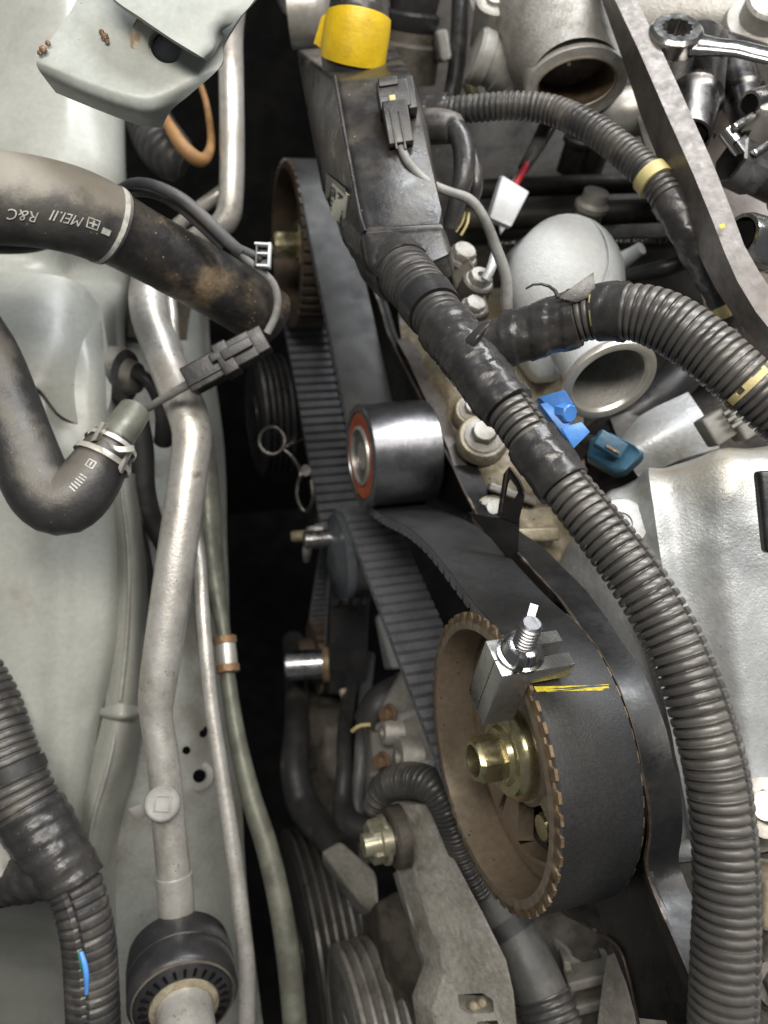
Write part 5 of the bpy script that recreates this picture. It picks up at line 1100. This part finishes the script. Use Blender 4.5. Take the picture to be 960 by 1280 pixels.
# grommet and wire through the rail
gm = thing('grommet', 'black rubber grommet with cable leaving the fender behind pipe', 'grommet', P(165, 480, .47))
c = P(150, 470, .475); lathe('grommet_body', [(-.006, .017), (0, .0175), (.004, .016), (.006, .011), (.012, .009), (.013, .006)], c, SR + SB * .25 - SU * .15, M['rubberdust'], gm, seg=32)
tube('cable', [(158, 466, .468, 7), (178, 470, .466, 8), (194, 488, .468, 9), (203, 512, .472, 10), (206, 535, .478, 12), (204, 552, .485, 12)], M['rubber'], gm)
tube('fender_hose', [(172, 520, .47, 13), (178, 560, .475, 14), (180, 610, .48, 14), (190, 650, .485, 13), (206, 682, .49, 12), (215, 710, .50, 11)], M['rubber'], None, label='dark hose dropping behind the aluminium pipe from the clamp stub', cat='hose')
tube('fender_cable', [(152, 590, .47, 7), (166, 640, .475, 8), (180, 690, .48, 7), (190, 740, .485, 6), (196, 790, .49, 5)], M['rubber'], None, label='thin black cable running down the folded fender seam', cat='cable')

# aluminium pipes
ap1 = thing('main_pipe', 'fat bent aluminium pipe running the length of the fender gap', 'pipe', P(215, 900, .42))
mp1 = Path([(196, 330, .475, 24), (186, 362, .462, 23.5), (187, 392, .455, 23.5), (200, 432, .447, 23.5), (219, 480, .437, 24), (236, 522, .430, 25), (240, 552, .427, 24.5), (234, 600, .424, 24), (220, 700, .42, 24.5), (204, 810, .418, 24), (196, 868, .417, 22.5), (196, 900, .417, 20), (205, 960, .417, 20), (212, 1040, .417, 20.5), (218, 1100, .417, 21), (222, 1160, .417, 21)], .002)
sweep('pipe_body', mp1, M['alupale'], ap1, ds=.002, seg=36)
q = mp1.near(218, 1094); sweep('pipe_sleeve', mp1, M['alupale'], ap1, s0=q - .001, s1=mp1.L, ds=.002, seg=36, prof=lambda s, t, r: r + .0006)
vcp = thing('service_cap', 'round grey dust cap with square mark on the fat pipe', 'cap', P(203, 1004, .405))
c = P(203, 1005, .404); nn = (tocam(c) + SU * .12).normalized()
lathe('cap_body', [(-.010, .0082), (-.002, .0088), (.0, .0090), (.0015, .0086), (.002, .0078), (.0016, .0070), (.0016, 0)], c, nn, M['greyplastic'], vcp, seg=40)
uu = (SR - nn * SR.dot(nn)).normalized(); vv = nn.cross(uu); cc = c + nn * .0019
for dx, dy, sx, sy in ((0, .0036, .0075, .0006), (0, -.0036, .0075, .0006), (.0036, 0, .0006, .0075), (-.0036, 0, .0006, .0075)):
    obox('cap_mark', cc + uu * dx + vv * dy, (uu, vv, nn), (sx, sy, .0007), M['greyplastic'], vcp, bev=.0001)
extr('cap_tether', [(160, 1012, .412), (180, 1004, .410), (184, 1020, .410), (172, 1028, .412)], scr(0, 0, -.0012), M['greyplastic'], vcp, bev=.0003)
cp = thing('pipe_coupling', 'black ribbed quick coupling on the fat pipe at bottom edge', 'coupling', P(232, 1240, .40))
a = P(224, 1194, .418); axc = (P(232, 1278, .382) - a).normalized()
lathe('collar', [(-.012, .012), (-.008, .020), (-.003, .0255), (.006, .0268), (.012, .0268), (.0125, .0262), (.014, .0268), (.026, .0268), (.028, .0255), (.029, .0240), (.0275, .0228)], a, axc, M['plastic'], cp, seg=72)
lathe('rusty_lip', [(.0285, .0252), (.0295, .0246), (.0285, .0238)], a, axc, M['mud'], cp, seg=64, cap=False)
lathe('inner_face', [(.0275, .0240), (.0282, .0235), (.031, .0165), (.031, .012)], a, axc, M['plastic'], cp, seg=64, cap=False)
lathe('white_collar', [(.030, .0168), (.0322, .0166), (.0328, .0150), (.0328, .0138), (.031, .0136)], a, axc, M['casttan'], cp, seg=48, cap=False)
uu = (SU - axc * SU.dot(axc)).normalized(); vv = axc.cross(uu)
for j in range(26):
    t = 2 * PI * j / 26; rr = uu * math.cos(t) + vv * math.sin(t); tt = axc.cross(rr)
    obox('vent_slot', a + axc * .0302 + rr * .0196, (rr, tt, axc), (.0042, .0013, .0012), M['dark'], cp, bev=.0003)
lathe('pipe_end', [(.028, .0136), (.05, .0136), (.08, .0145)], a, axc, M['alupale'], cp, seg=40)
tube('return_pipe', [(232, 600, .47, 8), (238, 640, .466, 9), (244, 670, .46, 9.5), (249, 705, .455, 9), (252, 750, .448, 9), (257, 810, .443, 9), (264, 880, .44, 9), (276, 960, .437, 9.5), (291, 1060, .433, 10), (302, 1150, .43, 10.5), (308, 1215, .43, 11), (308, 1320, .43, 11)], M['alupale'], None, seg=24, label='slim aluminium pipe just inside the fat pipe', cat='pipe')
op = thing('olive_pipe', 'olive grey thin pipe with rusty joint sleeve curving down the gap', 'pipe', P(300, 900, .47))
tube('pipe_body', [(250, 545, .50, 16), (256, 600, .50, 17), (262, 680, .495, 16), (270, 740, .49, 12), (279, 790, .485, 9), (285, 850, .48, 10), (296, 920, .475, 11), (312, 990, .47, 13), (334, 1060, .465, 14), (350, 1130, .46, 14.5), (362, 1210, .455, 15), (372, 1320, .45, 15)], M['olive'], op, seg=28)
ja = (P(286, 850, .478) - P(280, 790, .486)); jc = P(283, 818, .482)
lathe('joint_sleeve', [(-.010, .0056), (-.0095, .0062), (.0095, .0062), (.010, .0056)], jc, ja, M['alupale'], op, seg=28)
for q_ in (-.0085, .0085): lathe('joint_ring', [(q_ - .0026, .0058), (q_ - .002, .0070), (q_ + .002, .0070), (q_ + .0026, .0058)], jc, ja, M['orange'], op, seg=28)
tube('riser_pipe', [(292, -10, .47, 18), (288, 40, .48, 16), (289, 100, .488, 15.5), (290, 180, .492, 15.5), (289, 240, .495, 15.5), (284, 272, .498, 16), (268, 288, .50, 15), (246, 298, .505, 14), (222, 318, .515, 14)], M['alupale'], None, seg=28, label='upright aluminium pipe beside the stamped bracket bending under the muddy hose', cat='pipe')
tube('cross_pipe', [(200, 300, .53, 9), (240, 268, .52, 9), (272, 244, .515, 9), (290, 232, .52, 8)], M['alupale'], None, seg=20, label='thin aluminium pipe crossing behind the upright pipe', cat='pipe')
tube('stub_pipe', [(210, 360, .50, 8), (214, 390, .495, 8), (216, 420, .49, 8), (222, 440, .485, 7)], M['alupale'], None, seg=20, label='short thin pipe hugging the fat pipe below the muddy hose', cat='pipe')
bt_ = thing('rubber_boot', 'dark ribbed rubber boot with brown band below the stamped bracket', 'boot', P(215, 175, .50))
sweep('boot', Path([(178, 130, .53, 26), (190, 160, .515, 30), (205, 185, .505, 32), (222, 200, .50, 28), (232, 206, .50, 18)]), M['rubber'], bt_, ds=.001, seg=32, prof=ribs(.006, .0014, .5))
tube('brown_band', [(205, 145, .485, 6), (216, 165, .480, 8), (230, 185, .478, 9), (247, 199, .482, 9), (258, 196, .488, 7), (264, 175, .50, 5), (258, 130, .52, 4), (248, 100, .53, 4)], M['brownhose'], bt_, seg=20)

# cable pair, clip, connector
wp_ = thing('sensor_lead', 'pair of grey cables looping over the muddy hose to a connector', 'cable', P(300, 300, .40))
tube('cable', [(146, 238, .37, 5), (165, 229, .365, 6), (190, 231, .362, 7), (225, 247, .363, 7.5), (258, 275, .368, 8), (285, 302, .374, 8), (300, 314, .378, 7)], M['wire'], wp_, seg=18)
tube('cable', [(150, 244, .375, 4), (168, 240, .37, 5.5), (192, 242, .368, 6), (222, 256, .369, 7), (252, 282, .373, 7), (280, 308, .378, 7)], M['wire'], wp_, seg=18)
tube('cable', [(296, 310, .378, 6), (312, 316, .382, 5), (325, 322, .386, 5)], M['wire'], wp_, seg=14)
tube('cable', [(292, 312, .378, 5), (320, 334, .386, 5), (340, 352, .392, 5), (347, 374, .396, 5), (344, 396, .398, 5), (334, 416, .40, 5)], M['wirepale'], wp_, seg=16)
lc = thing('cable_clip', 'small white edged square clip on the grey lead', 'clip', P(329, 320, .386))
for dx, dy, sx, sy in ((-8, 0, .0012, .011), (8, 0, .0014, .012), (0, -14, .008, .0012), (0, 13, .007, .0012), (0, -2, .006, .001)):
    obox('clip_frame', (329 + dx, 320 + dy, .384), (scr(1, .05), scr(-.05, 1), SB), (sx, sy, .004), M['white'] if dx >= 0 else M['plastic'], lc, bev=.0003)
obox('clip_core', (329, 320, .388), (scr(1, .05), scr(-.05, 1), SB), (.006, .010, .003), M['plastic'], lc, bev=.0003)
ic = thing('inline_connector', 'black two piece inline connector lying across the fat pipe', 'connector', P(282, 452, .40))
u1, u2 = scr(.88, -.47), scr(.47, .88)
obox('connector_body', (258, 466, .402), (u1, u2, SB), (.021, .0135, .012), M['plastic'], ic, bev=.0008)
obox('connector_collar', (284, 450, .400), (u1, u2, SB), (.008, .0165, .014), M['plastic'], ic, bev=.0008)
obox('connector_plug', (302, 440, .400), (u1, u2, SB), (.015, .014, .012), M['plastic'], ic, bev=.0008)
obox('connector_plug', (322, 429, .400), (u1, u2, SB), (.010, .013, .011), M['plastic'], ic, bev=.0008)
obox('latch', (296, 436, .393), (u1, u2, SB), (.016, .005, .003), M['plastic'], ic, bev=.0005)
obox('latch', (270, 447, .396), (u1, u2, SB), (.006, .004, .006), M['plastic'], ic, bev=.0005)
obox('rib', (258, 470, .3955), (u1, u2, SB), (.020, .0012, .001), M['plastic'], ic, bev=.0003)
tube('lead', [(238, 479, .404, 6), (215, 492, .41, 5.5), (190, 507, .418, 5), (172, 518, .428, 5)], M['wirepale'], ic, seg=14)

# lower corner conduit
lcn = thing('fender_harness', 'grey corrugated conduit with taped side branch in the lower corner', 'wiring harness', P(90, 1150, .40))
cp1 = Path([(-190, 600, .44, 36), (-90, 740, .43, 36), (-50, 810, .42, 36), (-15, 880, .415, 38), (10, 950, .41, 39), (35, 1010, .407, 40), (66, 1062, .404, 38), (92, 1105, .402, 34), (106, 1150, .40, 33), (113, 1200, .40, 33), (118, 1310, .40, 33)], .002)
sweep('conduit', cp1, M['conduitd'], lcn, s1=cp1.near(40, 1020), ds=.0006, seg=36, prof=ribs(.0044, .0013, .6), smooth=30)
q = cp1.near(92, 1104); tcb = cp1.theta_cam(cp1.near(112, 1200))
sweep('conduit', cp1, M['conduitd'], lcn, s0=q - .004, ds=.0006, seg=40, prof=ribs(.0046, .0013, .62, slit=tcb + .25), smooth=30)
sweep('tape_wrap', cp1, M['tape'], lcn, s0=cp1.near(38, 1015), s1=q, ds=.001, seg=40, prof=tapeprof(.0012, .008, .0012, 1))
sweep('tape_wrap', Path([(78, 1080, .402, 30), (50, 1088, .404, 32), (20, 1098, .408, 28), (-10, 1108, .412, 24), (-60, 1125, .42, 22)]), M['tape'], lcn, ds=.001, seg=36, prof=tapeprof(.0012, .008, .001, 8))
q = cp1.near(14, 958); sweep('tape_band', cp1, M['rubber'], lcn, s0=q, s1=q + .006, ds=.001, seg=36, prof=lambda s, t, r: r + .0008)
tube('wire_showing', [(101, 1190, .3705, 3), (106, 1206, .369, 3.5), (108, 1222, .369, 3.5), (108, 1242, .370, 2.5)], M['blue'], lcn, seg=10)
tube('wire_showing', [(99, 1190, .371, 2.5), (102, 1206, .3695, 2.5), (104, 1216, .3705, 2)], mat('green_wire', (.03, .22, .08), None, .4), lcn, seg=10)
c = P(2, 1074, .40); lathe('corner_plug', [(-.01, .010), (0, .010), (.002, .008), (.002, 0)], c, tocam(c), M['greyplastic'], None, seg=20, label='grey round plug cut by the edge above the taped branch', cat='plug')
